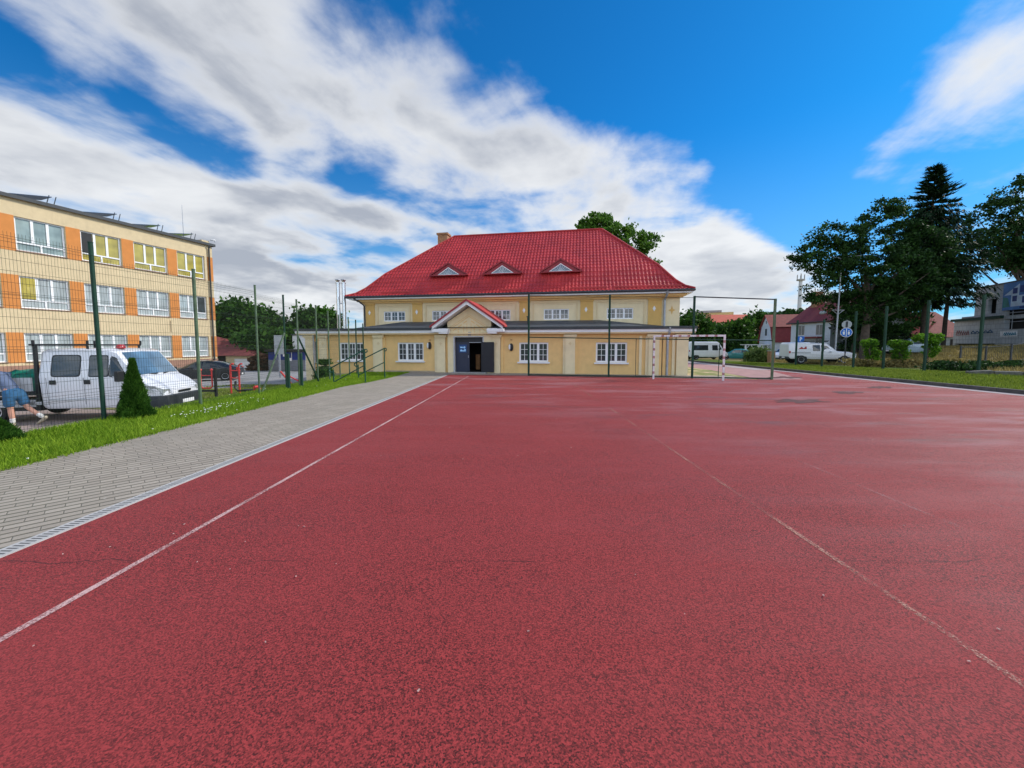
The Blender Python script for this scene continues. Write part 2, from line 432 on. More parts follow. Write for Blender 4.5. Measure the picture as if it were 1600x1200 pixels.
# ---- red rubber court
m = bpy.data.materials.new('red_rubber_court'); m.use_nodes = True
t = NT(m.node_tree); b = t.n['Principled BSDF']; co = t.node('ShaderNodeTexCoord').outputs['Object']
vo = t.voro(co, 150); vcol = t.sep(vo.outputs['Color'])[0]
fine = t.noise(co, 105, 4, 0.8)
big = t.noise(co, 0.42, 6, 0.6); strk = t.noise(t.mapping(co, rot=(0, 0, 0.25), scale=(0.35, 1.3, 1)), 0.9, 6, 0.65)
gran = t.math('ADD', t.math('MULTIPLY', vcol, 0.5), t.math('MULTIPLY', fine, 0.5))
c = t.mix(t.mapr(gran, 0.27, 0.72), (0.030, 0.0045, 0.005), (0.43, 0.047, 0.047))
c = t.mix(t.mapr(big, 0.38, 0.66, 0.0, 0.42), c, (0.36, 0.043, 0.044))
sx, sy, sz = t.sep(co)
farw = t.mapr(t.math('ADD', t.math('MULTIPLY', sx, 0.8), sy), 6.0, 15.0, 0.0, 1.0, True)
worn = t.math('MULTIPLY', t.mapr(strk, 0.54, 0.68, 0, 0.75, True), farw)
c = t.mix(worn, c, (0.115, 0.036, 0.040))
pale = t.math('MULTIPLY', t.mapr(t.noise(t.mapping(co, scale=(0.5, 1.6, 1)), 0.55, 5, 0.6), 0.48, 0.66, 0, 0.55, True), farw)  # pinker patches towards the far right: grazing sky sheen put into the colour
c = t.mix(pale, c, (0.36, 0.165, 0.18))
# fine dark hairline cracks running across the court
wob = t.noise(t.comb(sx, 0.0, 0.0), 1.6, 7, 0.65)
for yc, amp, keep in ((2.78, 0.30, 0.50), (5.1, 0.5, 0.60), (8.7, 0.8, 0.58)):
    ln = t.math('ABSOLUTE', t.math('SUBTRACT', sy, t.math('ADD', yc - amp / 2, t.math('MULTIPLY', wob, amp))))
    ck = t.math('MULTIPLY', t.mapr(ln, 0.003, 0.009, 0.75, 0.0), t.mapr(t.noise(t.comb(sx, yc, 0.0), 0.7, 3), keep - 0.02, keep + 0.06))
    c = t.mix(ck, c, (0.030, 0.008, 0.010))
t.put(b.inputs['Base Color'], c)
t.put(b.inputs['Roughness'], t.mapr(strk, 0.4, 0.7, 0.75, 0.55)); b.inputs['Specular IOR Level'].default_value = 0.25; b.inputs['Sheen Weight'].default_value = 0.05; b.inputs['Sheen Roughness'].default_value = 0.45; b.inputs['Sheen Tint'].default_value = (1.0, 0.55, 0.58, 1)
t.put(b.inputs['Normal'], t.bump(gran, 1.0, 0.010))
M['court'] = m
def drain_x(y): return -4.07 + 0.0306 * y
ex0, ey0, ex1, ey1 = -3.50, 19.9, 15.55, 16.9      # far edge of the rubber, in front of the hall
court = [(drain_x(-6) + 0.16, -6), (15.7, -6), (15.7, 24.0), (13.2, 17.6), (11.2, 17.55), (0.84, 19.85), (drain_x(19.9) + 0.16, 20.35)]
mb = MB(); mb.poly([(x, y, 0.0) for x, y in court])
struct(mb.build('court', M['court']))
# pale gutter strip between rubber and kerb on the right
M['gutter_strip'] = mat('pale_concrete_strip', (0.36, 0.31, 0.31), 0.9, 0.2, 3, bump=0.3)
mb = MB(); mb.poly([(15.7, -6, 0.004), (16.22, -6, 0.004), (16.22, 40, 0.004), (15.0, 40, 0.004), (15.0, 24, 0.004), (15.7, 24.0, 0.004)])
struct(mb.build('gutter', M['gutter_strip']))
mb = MB()
for k_ in range(46): mb.box(16.22, 16.36, -6 + k_, -5.012 + k_, -0.2, 0.13)
struct(mb.build('kerb', mat('dark_kerb_stone', (0.10, 0.095, 0.09), 0.95, 0.3, 4, bump=0.4)))
# strip of rubber path and worn sand beside the hall, far right
mb = MB(); mb.poly([(13.2, 17.6, 0.0), (15.7, 24.0, 0.0), (15.0, 24.0, 0.0), (15.0, 40, 0.0), (12.6, 40, 0.0), (12.2, 24, 0.0), (11.2, 17.55, 0.0)])
M['path_red'] = mat('faded_red_path', (0.36, 0.20, 0.19), 0.85, 0.2, 2)
struct(mb.build('path', M['path_red']))
mb = MB(); mb.poly([(11.18, 17.6, -0.006), (12.19, 24, -0.006), (12.59, 40, -0.006), (9.0, 40, -0.006), (9.0, 17.9, -0.006)])
m = bpy.data.materials.new('worn_sandy_grass'); m.use_nodes = True
t = NT(m.node_tree); b = t.n['Principled BSDF']; co = t.node('ShaderNodeTexCoord').outputs['Object']
n1 = t.noise(co, 0.8, 5, 0.6); n2 = t.noise(co, 18, 4, 0.7)
t.put(b.inputs['Base Color'], t.mix(t.mapr(n1, 0.46, 0.58), t.mix(n2, (0.09, 0.12, 0.02), (0.22, 0.24, 0.06)), t.mix(n2, (0.36, 0.27, 0.15), (0.55, 0.43, 0.26))))
b.inputs['Roughness'].default_value = 0.95
struct(mb.build('sandy_ground', m))

# ---- painted court lines (worn)
def line_mat(name, color, keep):
    m = bpy.data.materials.new(name); m.use_nodes = True
    t = NT(m.node_tree); b = t.n['Principled BSDF']; co = t.node('ShaderNodeTexCoord').outputs['Object']
    n = t.math('ADD', t.math('MULTIPLY', t.noise(co, 75, 4, 0.75), 0.62), t.math('MULTIPLY', t.noise(co, 1.4, 4, 0.6), 0.38))
    t.put(b.inputs['Base Color'], color + (1,)); b.inputs['Roughness'].default_value = 0.7
    t.put(b.inputs['Alpha'], t.mapr(n, keep, keep + 0.14))
    return m
def strip(name, p, q_, w_, mt, z=0.004):
    p, q_ = Vector((*p, 0)), Vector((*q_, 0)); d_ = (q_ - p).normalized(); n_ = Vector((-d_.y, d_.x, 0)) * w_ / 2
    mb = MB(); mb.poly([(v.x, v.y, z) for v in (p - n_, q_ - n_, q_ + n_, p + n_)])
    return struct(mb.build(name, mt))
LW = line_mat('worn_white_line', (0.60, 0.38, 0.36), 0.40)
LY = line_mat('worn_yellow_line', (0.46, 0.23, 0.17), 0.49)
LF = line_mat('faint_line', (0.45, 0.21, 0.20), 0.53)
strip('court_line', (-3.05, -6), (-2.16, 19.3), 0.048, LW)
strip('court_line', (2.38, -6), (2.46, 19.0), 0.042, LY)
strip('court_line', (3.83, -6), (3.99, 12.0), 0.045, LF)
strip('court_line', (4.75, -6), (4.9, 11.0), 0.045, LF)
strip('court_line', (-2.4, 13.0), (6.6, 12.2), 0.04, LF, 0.007)

# ---- bare worn-through patches near the right edge
rng = random.Random(4)
def patch(u0, u1, v0, v1, seedk):
    r_ = random.Random(seedk); mb = MB(); pts = []
    for k_ in range(26):
        an = 2 * math.pi * k_ / 26; rr = 0.45 + 0.7 * r_.random()
        u = (u0 + u1) / 2 + math.cos(an) * (u1 - u0) / 2 * rr; v = (v0 + v1) / 2 + math.sin(an) * (v1 - v0) / 2 * rr
        b_ = (v - CY) / F; ry = math.cos(PITCH) - b_ * math.sin(PITCH); rz = -math.sin(PITCH) - b_ * math.cos(PITCH)
        kk = -CAM_H / rz; pts.append(((u - 800) / F * kk, ry * kk, 0.005))
    mb.poly(pts); return struct(mb.build('bare_patch', M['bare']))
M['bare'] = mat('worn_through_rubber', (0.10, 0.036, 0.038), 0.95, 0.45, 5, bump=0.6)
for a_ in ((1200, 1300, 623.5, 630.5, 1), (1300, 1347, 611.5, 616, 2), (1352, 1402, 603.5, 607.5, 3)): patch(*a_)
mb = MB()
for a_ in ((1192, 1255, 588, 591.5, 5),): patch(*a_)

# ---- block paving and slotted drain
m = bpy.data.materials.new('block_paving'); m.use_nodes = True
t = NT(m.node_tree); b = t.n['Principled BSDF']; co = t.node('ShaderNodeTexCoord').outputs['Object']
rx, ry, rz_ = t.sep(t.mapping(co, rot=(0, 0, R(-46))))
PH, PL = 0.118, 0.235
rowf = t.math('DIVIDE', ry, PH); rowi = t.math('FLOOR', rowf); fy = t.math('ABSOLUTE', t.math('SUBTRACT', t.math('FRACT', rowf), 0.5))
wn = t.node('ShaderNodeTexWhiteNoise', noise_dimensions='1D'); t.put(wn.inputs['W'], rowi)
xo = t.math('ADD', t.math('DIVIDE', rx, PL), t.math('ADD', t.math('MULTIPLY', rowi, 0.5), t.math('MULTIPLY', wn.outputs[0], 0.18)))
xi = t.math('FLOOR', xo); fx = t.math('ABSOLUTE', t.math('SUBTRACT', t.math('FRACT', xo), 0.5))
joint = t.math('MAXIMUM', t.mapr(fy, 0.33, 0.46, 0, 1), t.mapr(fx, 0.475, 0.50, 0, 0.8))
wn2 = t.node('ShaderNodeTexWhiteNoise', noise_dimensions='2D'); t.put(wn2.inputs['Vector'], t.comb(rowi, xi, 0.0))
n1 = t.noise(co, 1.1, 5, 0.6); n2 = t.noise(co, 60, 4, 0.7); n3 = t.noise(co, 0.45, 4, 0.6)
c = t.mix(wn2.outputs[0], (0.29, 0.248, 0.198), (0.40, 0.345, 0.28))
c = t.mix(t.mapr(n1, 0.35, 0.7, 0, 0.5), c, (0.265, 0.232, 0.192))
c = t.mix(t.mapr(n2, 0.3, 0.75, 0.0, 0.3), c, (0.42, 0.37, 0.31))
c = t.mix(t.math('MULTIPLY', joint, 0.9), c, t.mix(t.mapr(n3, 0.4, 0.65), (0.085, 0.07, 0.05), (0.05, 0.06, 0.025)))
spots = t.voro(co, 2.2); c = t.mix(t.mapr(spots.outputs['Distance'], 0.025, 0.04, 0.5, 0.0), c, (0.6, 0.57, 0.52))
t.put(b.inputs['Base Color'], c); b.inputs['Roughness'].default_value = 0.85
t.put(b.inputs['Normal'], t.bump(t.math('ADD', t.math('MULTIPLY', joint, -1.0), t.math('MULTIPLY', n2, 0.25)), 0.6, 0.012))
mb = MB()
pvl = [(-6.62, -6), (-6.55, 5), (-6.42, 8.75), (-6.42, 12), (-6.45, 14.6), (-6.1, 16.4), (-5.9, 18.4), (-5.9, 22.6)]
pv = [(drain_x(-6), -6), (drain_x(19.9), 19.9), (-3.35, 20.35), (0.84, 19.87), (10.9, 17.62), (11.0, 19.5), (-3.0, 22.2)] + pvl[::-1]
mb.poly([(x, y, -0.004) for x, y in pv]); struct(mb.build('paving', m))
m = bpy.data.materials.new('slotted_drain'); m.use_nodes = True
t = NT(m.node_tree); b = t.n['Principled BSDF']; co = t.node('ShaderNodeTexCoord').outputs['Object']
sx, sy, sz = t.sep(co)
slot = t.math('GREATER_THAN', t.math('FRACT', t.math('MULTIPLY', sy, 26.0)), 0.52)
inside = t.math('LESS_THAN', t.math('ABSOLUTE', sx), 0.045)
c = t.mix(t.math('MULTIPLY', slot, inside), t.mix(t.noise(co, 7, 4), (0.36, 0.35, 0.34), (0.50, 0.49, 0.47)), (0.10, 0.10, 0.10))
t.put(b.inputs['Base Color'], c); b.inputs['Roughness'].default_value = 0.75
t.put(b.inputs['Normal'], t.bump(t.math('MULTIPLY', slot, inside), 0.5, -0.02))
L_ = 26.1; mb = MB(); mb.box(-0.075, 0.075, -L_ / 2, L_ / 2, -0.03, 0.009)
o = struct(mb.build('drain_channel', m)); o.location = ((drain_x(-6) + drain_x(19.9)) / 2 + 0.08, 6.95, 0); o.rotation_euler = (0, 0, -math.atan(0.0306))

# ---- parking lot (lower, left of the mesh fence) and the outdoor gym lawn
m = bpy.data.materials.new('lot_paving'); m.use_nodes = True
t = NT(m.node_tree); b = t.n['Principled BSDF']; co = t.node('ShaderNodeTexCoord').outputs['Object']
sx, sy, sz = t.sep(co)
n1 = t.noise(co, 0.5, 5, 0.6); n2 = t.noise(co, 30, 4, 0.7)
warm = t.mix(n2, (0.26, 0.20, 0.175), (0.40, 0.31, 0.27)); grey = t.mix(n2, (0.24, 0.24, 0.25), (0.36, 0.36, 0.37))
c = t.mix(t.mapr(t.math('ADD', sy, t.math('MULTIPLY', n1, 4.0)), 19, 23), warm, grey)
t.put(b.inputs['Base Color'], c); b.inputs['Roughness'].default_value = 0.9
t.put(b.inputs['Normal'], t.bump(n2, 0.4, 0.01))
mb = MB(); zl = lambda y: float(lot_z(y))
mb.poly([(-34, 2, zl(2)), (-9.45, 2, zl(2)), (-9.45, 50, zl(50)), (-34, 50, zl(50))]); struct(mb.build('parking_lot', m))
mb = MB()
for k_ in range(2):
    pts = [[(-19.5, 14.5), (-9.4, 12.4), (-9.4, 23.4), (-14.5, 23), (-18, 19.2)]][0] if k_ == 0 else [(-12.5, 26), (-10.1, 26), (-10.1, 34), (-12.5, 34)]
    mb.poly([(x, y, zl(y) + 0.012) for x, y in pts])
M['lawn'] = mat('thin_lawn', (0.16, 0.17, 0.05), 0.95, 0.45, 2.2, bump=0.6, bscale=30)
struct(mb.build('lawn', M['lawn']))
mb = MB()
mb.poly([(x, y, zl(y) + 0.018) for x, y in ((-17.5, 14.35), (-10.1, 12.9), (-10.1, 14.6), (-13.0, 15.4), (-17.2, 15.5))])
M['sand'] = mat('sandy_pad', (0.42, 0.33, 0.23), 0.95, 0.2, 3, bump=0.4)
struct(mb.build('sandy_path', M['sand']))

# ================================================================== GRASS
def grass(name, fn, n, h, wd, m_, seed):
    r = np.random.default_rng(seed); P = fn(r, n); n = len(P)
    an = r.uniform(0, 2 * np.pi, n); hh = h * r.uniform(0.45, 1.25, n); ww = wd * r.uniform(0.6, 1.3, n)
    lx, ly = r.normal(0, 0.45, n) * hh, r.normal(0, 0.45, n) * hh
    c_, s_ = np.cos(an) * ww, np.sin(an) * ww
    A = P + np.stack([c_, s_, 0 * c_], -1); B_ = P - np.stack([c_, s_, 0 * c_], -1); T = P + np.stack([lx, ly, hh], -1)
    V = np.stack([A, B_, T], 1).reshape(-1, 3); Fq = np.arange(3 * n).reshape(-1, 3)
    o = link(name, mesh_np(name, V, Fq, m_)); o['kind'] = 'stuff'
    return o
M['grass'] = leaf_mat('fresh_grass', (0.085, 0.20, 0.007), (0.33, 0.47, 0.04), 0.35)
M['grass_r'] = leaf_mat('mown_grass', (0.085, 0.14, 0.010), (0.27, 0.33, 0.045), 0.3)
M['straw'] = leaf_mat('dry_grass_blades', (0.18, 0.14, 0.04), (0.42, 0.34, 0.13), 0.3)
def pav_edge(y): return np.interp(y, [p[1] for p in pvl], [p[0] for p in pvl])
def verge(r, n):
    y = 1.5 + 20.5 * r.random(n) ** 1.25; e = pav_edge(y)
    x = e + 0.03 - np.abs(r.normal(0, 0.04, n)) - r.random(n) * (e + 9.25)
    edge = r.random(n) < 0.12; x = np.where(edge, e + r.normal(0.02, 0.06, n), x)
    return np.stack([x, y, ground_z(x, y) - 0.035], -1)
grass('grass', verge, 105000, 0.095, 0.010, M['grass'], 1)
def lawn_l(r, n):
    y = 13.5 + 10 * r.random(n); x = -17.5 + 8.1 * r.random(n)
    k = (x > -19.5 + (y - 14.5) * 0.3) & (np.sin(x * 1.7) + np.cos(y * 1.9) + r.normal(0, .5, n) > -0.6) & ~((y < 15.5) & (x < -11.5))
    x, y = x[k], y[k]; return np.stack([x, y, lot_z(y)], -1)
grass('grass', lawn_l, 26000, 0.09, 0.013, M['grass_r'], 2)
def strip_r(r, n):
    y = 5 + 35 * r.random(n) ** 1.2; x = 16.4 + 7.6 * r.random(n)
    return np.stack([x, y, ground_z(x, y) - 0.04], -1)
grass('grass', strip_r, 70000, 0.11, 0.02, M['grass_r'], 3)
def bank_r(r, n):
    y = 20 + 26 * r.random(n); x = 27 + 24 * r.random(n)
    return np.stack([x, y, ground_z(x, y) - 0.04], -1)
grass('dry_grass', bank_r, 45000, 0.28, 0.03, M['straw'], 4)
def flowers(r, n):
    y = 8.2 + 3.0 * r.random(n); x = -7.25 + r.normal(0, 0.16, n) - 0.05 * (y - 8)
    return np.stack([x, y, ground_z(x, y) + 0.03 + 0.03 * r.random(n)], -1)
M['clover'] = mat('white_clover_flower', (0.75, 0.76, 0.66), 0.8, 0.1, 9)
r_ = np.random.default_rng(8); P = np.concatenate([flowers(r_, 60), verge(r_, 35) + [0, 0, 0.08]])
mb = MB()
for p in P: mb.obox(p, (0.017, 0.017, 0.014), (0.3, 0.2, p[0] * 9))
o = mb.build('clover_flowers', M['clover']); o['kind'] = 'stuff'
# scattered petals and grit on the court
r_ = np.random.default_rng(12); mb = MB()
for k_ in range(70):
    y = 1.6 + 11 * r_.random() ** 1.5; x = r_.uniform(-3.2, 3.5) * (0.5 + y / 5); s_ = r_.uniform(0.003, 0.0085)
    if x < -3.6 or x > 14: continue
    mb.obox((x, y, 0.009), (s_ * 1.8, s_, 0.004), (r_.normal(0, .2), r_.normal(0, .2), r_.uniform(0, 6)))
o = mb.build('fallen_petals', mat('dry_petal', (0.50, 0.32, 0.28), 0.8, 0.3, 30)); o['kind'] = 'stuff'
# ================================================================== BUILDINGS
def wall_open(mb, x0, x1, z0, z1, y, ops, dep=0.12):
    """wall face at y with openings (x0,x1,z0,z1) and their reveals going dep into +y"""
    xs_ = sorted({x0, x1, *[k for o in ops for k in o[:2]]}); zs_ = sorted({z0, z1, *[k for o in ops for k in o[2:]]})
    for i in range(len(xs_) - 1):
        for j in range(len(zs_) - 1):
            cx, cz = (xs_[i] + xs_[i + 1]) / 2, (zs_[j] + zs_[j + 1]) / 2
            if any(o[0] < cx < o[1] and o[2] < cz < o[3] for o in ops): continue
            mb.poly([(xs_[i], y, zs_[j]), (xs_[i + 1], y, zs_[j]), (xs_[i + 1], y, zs_[j + 1]), (xs_[i], y, zs_[j + 1])])
    for a0, a1, b0, b1 in ops:
        e = y + dep
        mb.poly([(a0, y, b0), (a0, e, b0), (a0, e, b1), (a0, y, b1)]); mb.poly([(a1, y, b0), (a1, y, b1), (a1, e, b1), (a1, e, b0)])
        mb.poly([(a0, y, b1), (a0, e, b1), (a1, e, b1), (a1, y, b1)]); mb.poly([(a0, y, b0), (a1, y, b0), (a1, e, b0), (a0, e, b0)])

_cache = {}
def window(parent, cx, z0, w_, h_, y, lights, fr=0.07, bars=(0, 0), sill=True, pane_mat=None, low=0.0, frame_mat=None):
    """framed window: part 'window' with sub-parts pane and sill; origin at its lower middle"""
    key = (w_, h_, lights, fr, bars, sill, low)
    if key not in _cache:
        f = MB(); x0, x1 = -w_ / 2, w_ / 2; d0, d1 = 0.0, 0.06
        f.box(x0, x0 + fr, d0, d1, 0, h_); f.box(x1 - fr, x1, d0, d1, 0, h_)
        f.box(x0 + fr, x1 - fr, d0, d1, 0, fr); f.box(x0 + fr, x1 - fr, d0, d1, h_ - fr, h_)
        zb = fr
        if low:
            f.box(x0 + fr, x1 - fr, d0 + .002, d1, low, low + fr); f.box(-fr / 2, fr / 2, d0 + .002, d1, fr, low)
            zb = low + fr
        wl = (w_ - 2 * fr) / lights
        for i in range(1, lights):
            f.box(x0 + fr + i * wl - fr * 0.75, x0 + fr + i * wl + fr * 0.75, d0 + .002, d1, zb, h_ - fr)
        for i in range(lights):
            a0 = x0 + fr + i * wl + (fr * .75 if i else 0); a1 = x0 + fr + (i + 1) * wl - (fr * .75 if i < lights - 1 else 0)
            for k in range(1, bars[0] + 1):
                xx = a0 + (a1 - a0) * k / (bars[0] + 1); f.box(xx - .011, xx + .011, .02, .045, zb, h_ - fr)
            for k in range(1, bars[1] + 1):
                zz = zb + (h_ - fr - zb) * k / (bars[1] + 1); f.box(a0, a1, .022, .043, zz - .011, zz + .011)
        p = MB(); p.box(x0 + fr * .5, x1 - fr * .5, .046, .056, fr * .5, h_ - fr * .5)
        s = MB(); s.box(x0 - .08, x1 + .08, -.17, .0, -.075, -.001)
        _cache[key] = (f.mesh('window', M['pvc']), p, s.mesh('sill', M['white']), {})
    fm, p, sme, pm = _cache[key]
    if frame_mat: fm = fm.copy(); fm.materials[0] = frame_mat
    pane_mat = pane_mat or M['pane_dark']
    if pane_mat.name not in pm: pm[pane_mat.name] = p.mesh('pane', pane_mat)
    o = link('window', fm, parent); o.location = (cx, y, z0)
    link('pane', pm[pane_mat.name], o)
    if sill: link('sill', sme, o)
    return o

# ------------------------------------------------------------------ the yellow sports hall
HALL_A = R(-10)
hall = empty('sports_hall', (-2.3, 21.87, 0), HALL_A, 'long yellow hall with steep red tiled roof and a gabled entrance porch', 'building')
SUPX0, SUPX1, SUPY, DEPTH = -7.97, 11.55, 2.5, 12.6
ANX0, ANX1 = -10.3, 11.4
low_w = [-7.3, -3.6, 3.53, 7.64]; up_w = [-5.8, -2.5, 1.05, 4.58, 8.27]
mb = MB()
ops = [(c - .8, c + .8, .62, 1.68) for c in low_w] + [(-.92, .75, 0, 1.97), (-9.78, -9.62, .45, 1.75), (-7.9, -6.5, -.62, -.2)]
wall_open(mb, ANX0, ANX1, -1.3, 2.2, 0, ops, .14)
mb.poly([(ANX0, 0, -1.3), (ANX0, DEPTH, -1.3), (ANX0, DEPTH, 2.2), (ANX0, 0, 2.2)]); mb.poly([(ANX1, 0, -1.3), (ANX1, 0, 2.2), (ANX1, SUPY, 2.2), (ANX1, SUPY, -1.3)])
mb.build('annex_wall', M['ochre'], hall)
mb = MB()
wall_open(mb, SUPX0, SUPX1, 2.2, 4.5, SUPY, [(c - .75, c + .75, 3.05, 3.69) for c in up_w], .1)
mb.poly([(SUPX0, SUPY, -1.3), (SUPX0, DEPTH, -1.3), (SUPX0, DEPTH, 4.5), (SUPX0, SUPY, 4.5)]); mb.poly([(SUPX1, SUPY, -1.3), (SUPX1, SUPY, 4.5), (SUPX1, DEPTH, 4.5), (SUPX1, DEPTH, -1.3)])
mb.poly([(SUPX0, DEPTH, -1.3), (SUPX1, DEPTH, -1.3), (SUPX1, DEPTH, 4.5), (SUPX0, DEPTH, 4.5)])
mb.build('upper_wall', M['cream'], hall)
for c in low_w: window(hall, c, .62, 1.6, 1.06, .06, 3, .085, (1, 2))
for c in up_w: window(hall, c, 3.05, 1.5, .64, SUPY + .04, 3, .065, (1, 1), sill=False)
window(hall, -9.7, .45, .16, 1.3, .06, 1, .03, sill=False)
window(hall, -7.2, -.62, 1.4, .42, .05, 3, .06, (0, 0), sill=False)
# dark back-up behind the openings, and the vestibule with two inner doors
mb = MB(); mb.box(ANX0 + .1, -1.3, .6, .7, -1.2, 2.1); mb.box(1.2, ANX1 - .1, .6, .7, -1.2, 2.1)
mb.box(SUPX0 + .1, SUPX1 - .1, SUPY + .5, SUPY + .6, 2.3, 4.4)
mb.poly([(-1.1, .14, 0.01), (1, .14, 0.01), (1, 2.4, 0.01), (-1.1, 2.4, 0.01)]); mb.poly([(-1.1, .14, 0), (-1.1, 2.4, 0), (-1.1, 2.4, 2.1), (-1.1, .14, 2.1)])
mb.poly([(1, .14, 0), (1, .14, 2.1), (1, 2.4, 2.1), (1, 2.4, 0)]); mb.poly([(-1.1, 2.4, 0), (1, 2.4, 0), (1, 2.4, 2.1), (-1.1, 2.4, 2.1)]); mb.poly([(-1.1, .14, 2.1), (-1.1, 2.4, 2.1), (1, 2.4, 2.1), (1, .14, 2.1)])
mb.build('dark_interior', M['interior'], hall)
for k in (-.05, .32):
    mb = MB(); mb.box(k, k + .26, 1.2, 1.24, .1, .98); mb.box(k + .05, k + .21, 1.18, 1.2, .55, .92); mb.box(k + .05, k + .21, 1.18, 1.2, .15, .48)
    mb.build('inner_door', M['wood'], hall)
# pilasters of the lower storey
dia = [(0, -.12), (.05, -.03), (.1, 0), (.05, .03), (0, .12), (-.05, .03), (-.1, 0), (-.05, -.03)]
for c, w_ in ((-10.02, .5), (-9.1, .5), (-5.52, .5), (-1.72, .5), (1.45, .5), (5.5, .52), (9.75, .52), (11.13, .56)):
    mb = MB(); zb = -1.25 if c < -5 else (-.05)
    mb.box(c - w_ / 2, c + w_ / 2, -.13, -.002, zb, 1.93); mb.box(c - w_ / 2 - .05, c + w_ / 2 + .05, -.18, -.002, 1.932, 1.99); mb.box(c - w_ / 2 - .09, c + w_ / 2 + .09, -.22, -.002, 1.992, 2.1)
    p_ = mb.build('pilaster', M['cream'], hall)
    if c not in (-10.02, 11.13, 9.75):
        mb = MB(); mb.prism([(c + x, 1.62 + z) for x, z in dia], 'y', -.145, -.131); mb.build('diamond', M['stone_cream'], p_)
# stepped strips beside the pilasters and a thin moulded frame round each bay
for c, s in ((-8.78, 1), (-5.84, -1), (-5.2, 1), (-2.05, -1), (1.79, 1), (5.18, -1), (5.83, 1), (9.1, -1), (9.42, -1), (10.08, 1), (10.28, 1), (10.72, -1)):
    mb = MB(); mb.box(c - .07, c + .07, -.06, -.003, -1.2 if c < -5 else -.05, 2.0); mb.build('wall_strip', M['ochre'] if s > 0 else M['cream'], hall)
mb = MB(); mb.box(ANX0 + .02, -6.3, -.05, -.003, -1.25, -.15); mb.box(-6.3, -1.98, -.04, -.003, -1.0, .06); mb.build('plinth', M['plinth'], hall)
# fascia, gutter, low roof
mb = MB(); mb.box(ANX0 - .45, -1.56, -.36, .0, 2.22, 2.36); mb.box(1.56, ANX1 + .3, -.36, .0, 2.22, 2.36)
mb.build('fascia', M['white'], hall)
mb = MB(); mb.box(ANX0 - .42, ANX1 + .27, -.33, .0, 2.14, 2.218); mb.build('soffit', M['stone_cream'], hall)
mb = MB(); mb.box(ANX0 - .5, -1.57, -.42, -.34, 2.362, 2.47); mb.box(1.57, ANX1 + .34, -.42, -.34, 2.362, 2.47); mb.box(ANX0 - .5, -1.57, -.345, -.2, 2.40, 2.5); mb.box(1.57, ANX1 + .34, -.345, -.2, 2.40, 2.5)
mb.build('gutter', M['dark_metal'], hall)
mb = MB()
zf = 2.5; e0, e1 = -.3, SUPY - .005
mb.poly([(ANX0 - .45, e0, zf), (ANX1 + .3, e0, zf), (ANX1 + .3, e1, zf + .05), (ANX0 - .45, e1, zf + .05)])
mb.poly([(ANX0 - .45, e0, zf), (ANX0 - .45, DEPTH, zf + .05), (SUPX0 - .005, DEPTH, zf + .05), (SUPX0 - .005, e1, zf + .05), (ANX0 - .45, e1, zf + .05)])
mb.add([(-6.9, e0 + .01, zf + .01), (8.9, e0 + .01, zf + .01), (7.1, e1, zf + .50), (-5.3, e1, zf + .50), (-8.4, e1, zf + .06), (11.4, e1, zf + .06)], [(0, 1, 2, 3), (0, 3, 4), (1, 5, 2)])
mb.build('annex_roof', M['felt'], hall)
# upper storey: cornice, panels, ochre pilasters with white diamonds
mb = MB(); mb.box(SUPX0 - .28, SUPX1 + .28, SUPY - .3, SUPY - .003, 4.30, 4.42); mb.box(SUPX0 - .14, SUPX1 + .14, SUPY - .14, SUPY - .004, 4.2, 4.298)
mb.build('cornice_base', M['ochre'], hall)
mb = MB(); mb.box(SUPX0 - .72, SUPX1 + .55, SUPY - .5, SUPY + .02, 4.43, 4.55); mb.box(SUPX0 - .72, SUPX0 - .5, SUPY + .02, DEPTH, 4.43, 4.55); mb.box(SUPX1 + .33, SUPX1 + .55, SUPY + .02, DEPTH, 4.43, 4.55)
mb.build('cornice', M['white'], hall)
wd = [(0, -.16), (.085, 0), (0, .16), (-.085, 0)]
for c, w_ in ((-7.46, .62), (-4.21, .66), (2.68, .64), (6.37, .74), (10.2, .74)):
    mb = MB(); mb.box(c - w_ / 2, c + w_ / 2, SUPY - .05, SUPY - .003, 2.5, 4.1); mb.box(c - w_ / 2 - .03, c + w_ / 2 + .03, SUPY - .08, SUPY - .003, 4.102, 4.198)
    p_ = mb.build('pilaster', M['ochre_dark'], hall)
    mb = MB(); mb.prism([(c - .04 + x, 3.62 + z) for x, z in wd], 'y', SUPY - .066, SUPY - .051); mb.build('diamond', M['white'], p_)
for c in (-8.0 + .25, 11.15):
    pass
st = [(0, -.26), (.05, -.06), (.2, 0), (.05, .06), (0, .26), (-.05, .06), (-.2, 0), (-.05, -.06)]
mb = MB(); mb.prism([(11.13 + x, 3.52 + z) for x, z in st], 'y', SUPY - .02, SUPY - .002); mb.build('star_ornament', M['ochre_dark'], hall)
for a0, a1 in ((-7.0, -4.68), (-3.7, 2.2), (3.15, 5.85), (6.9, 9.7)):
    mb = MB()
    mb.box(a0, a1, SUPY - .035, SUPY - .002, 4.02, 4.12); mb.box(a0, a0 + .1, SUPY - .035, SUPY - .002, 2.55, 4.019); mb.box(a1 - .1, a1, SUPY - .035, SUPY - .002, 2.55, 4.019)
    mb.box(a0 + .26, a1 - .26, SUPY - .02, SUPY - .002, 3.93, 3.955)
    mb.build('wall_moulding', M['stone_cream'], hall)
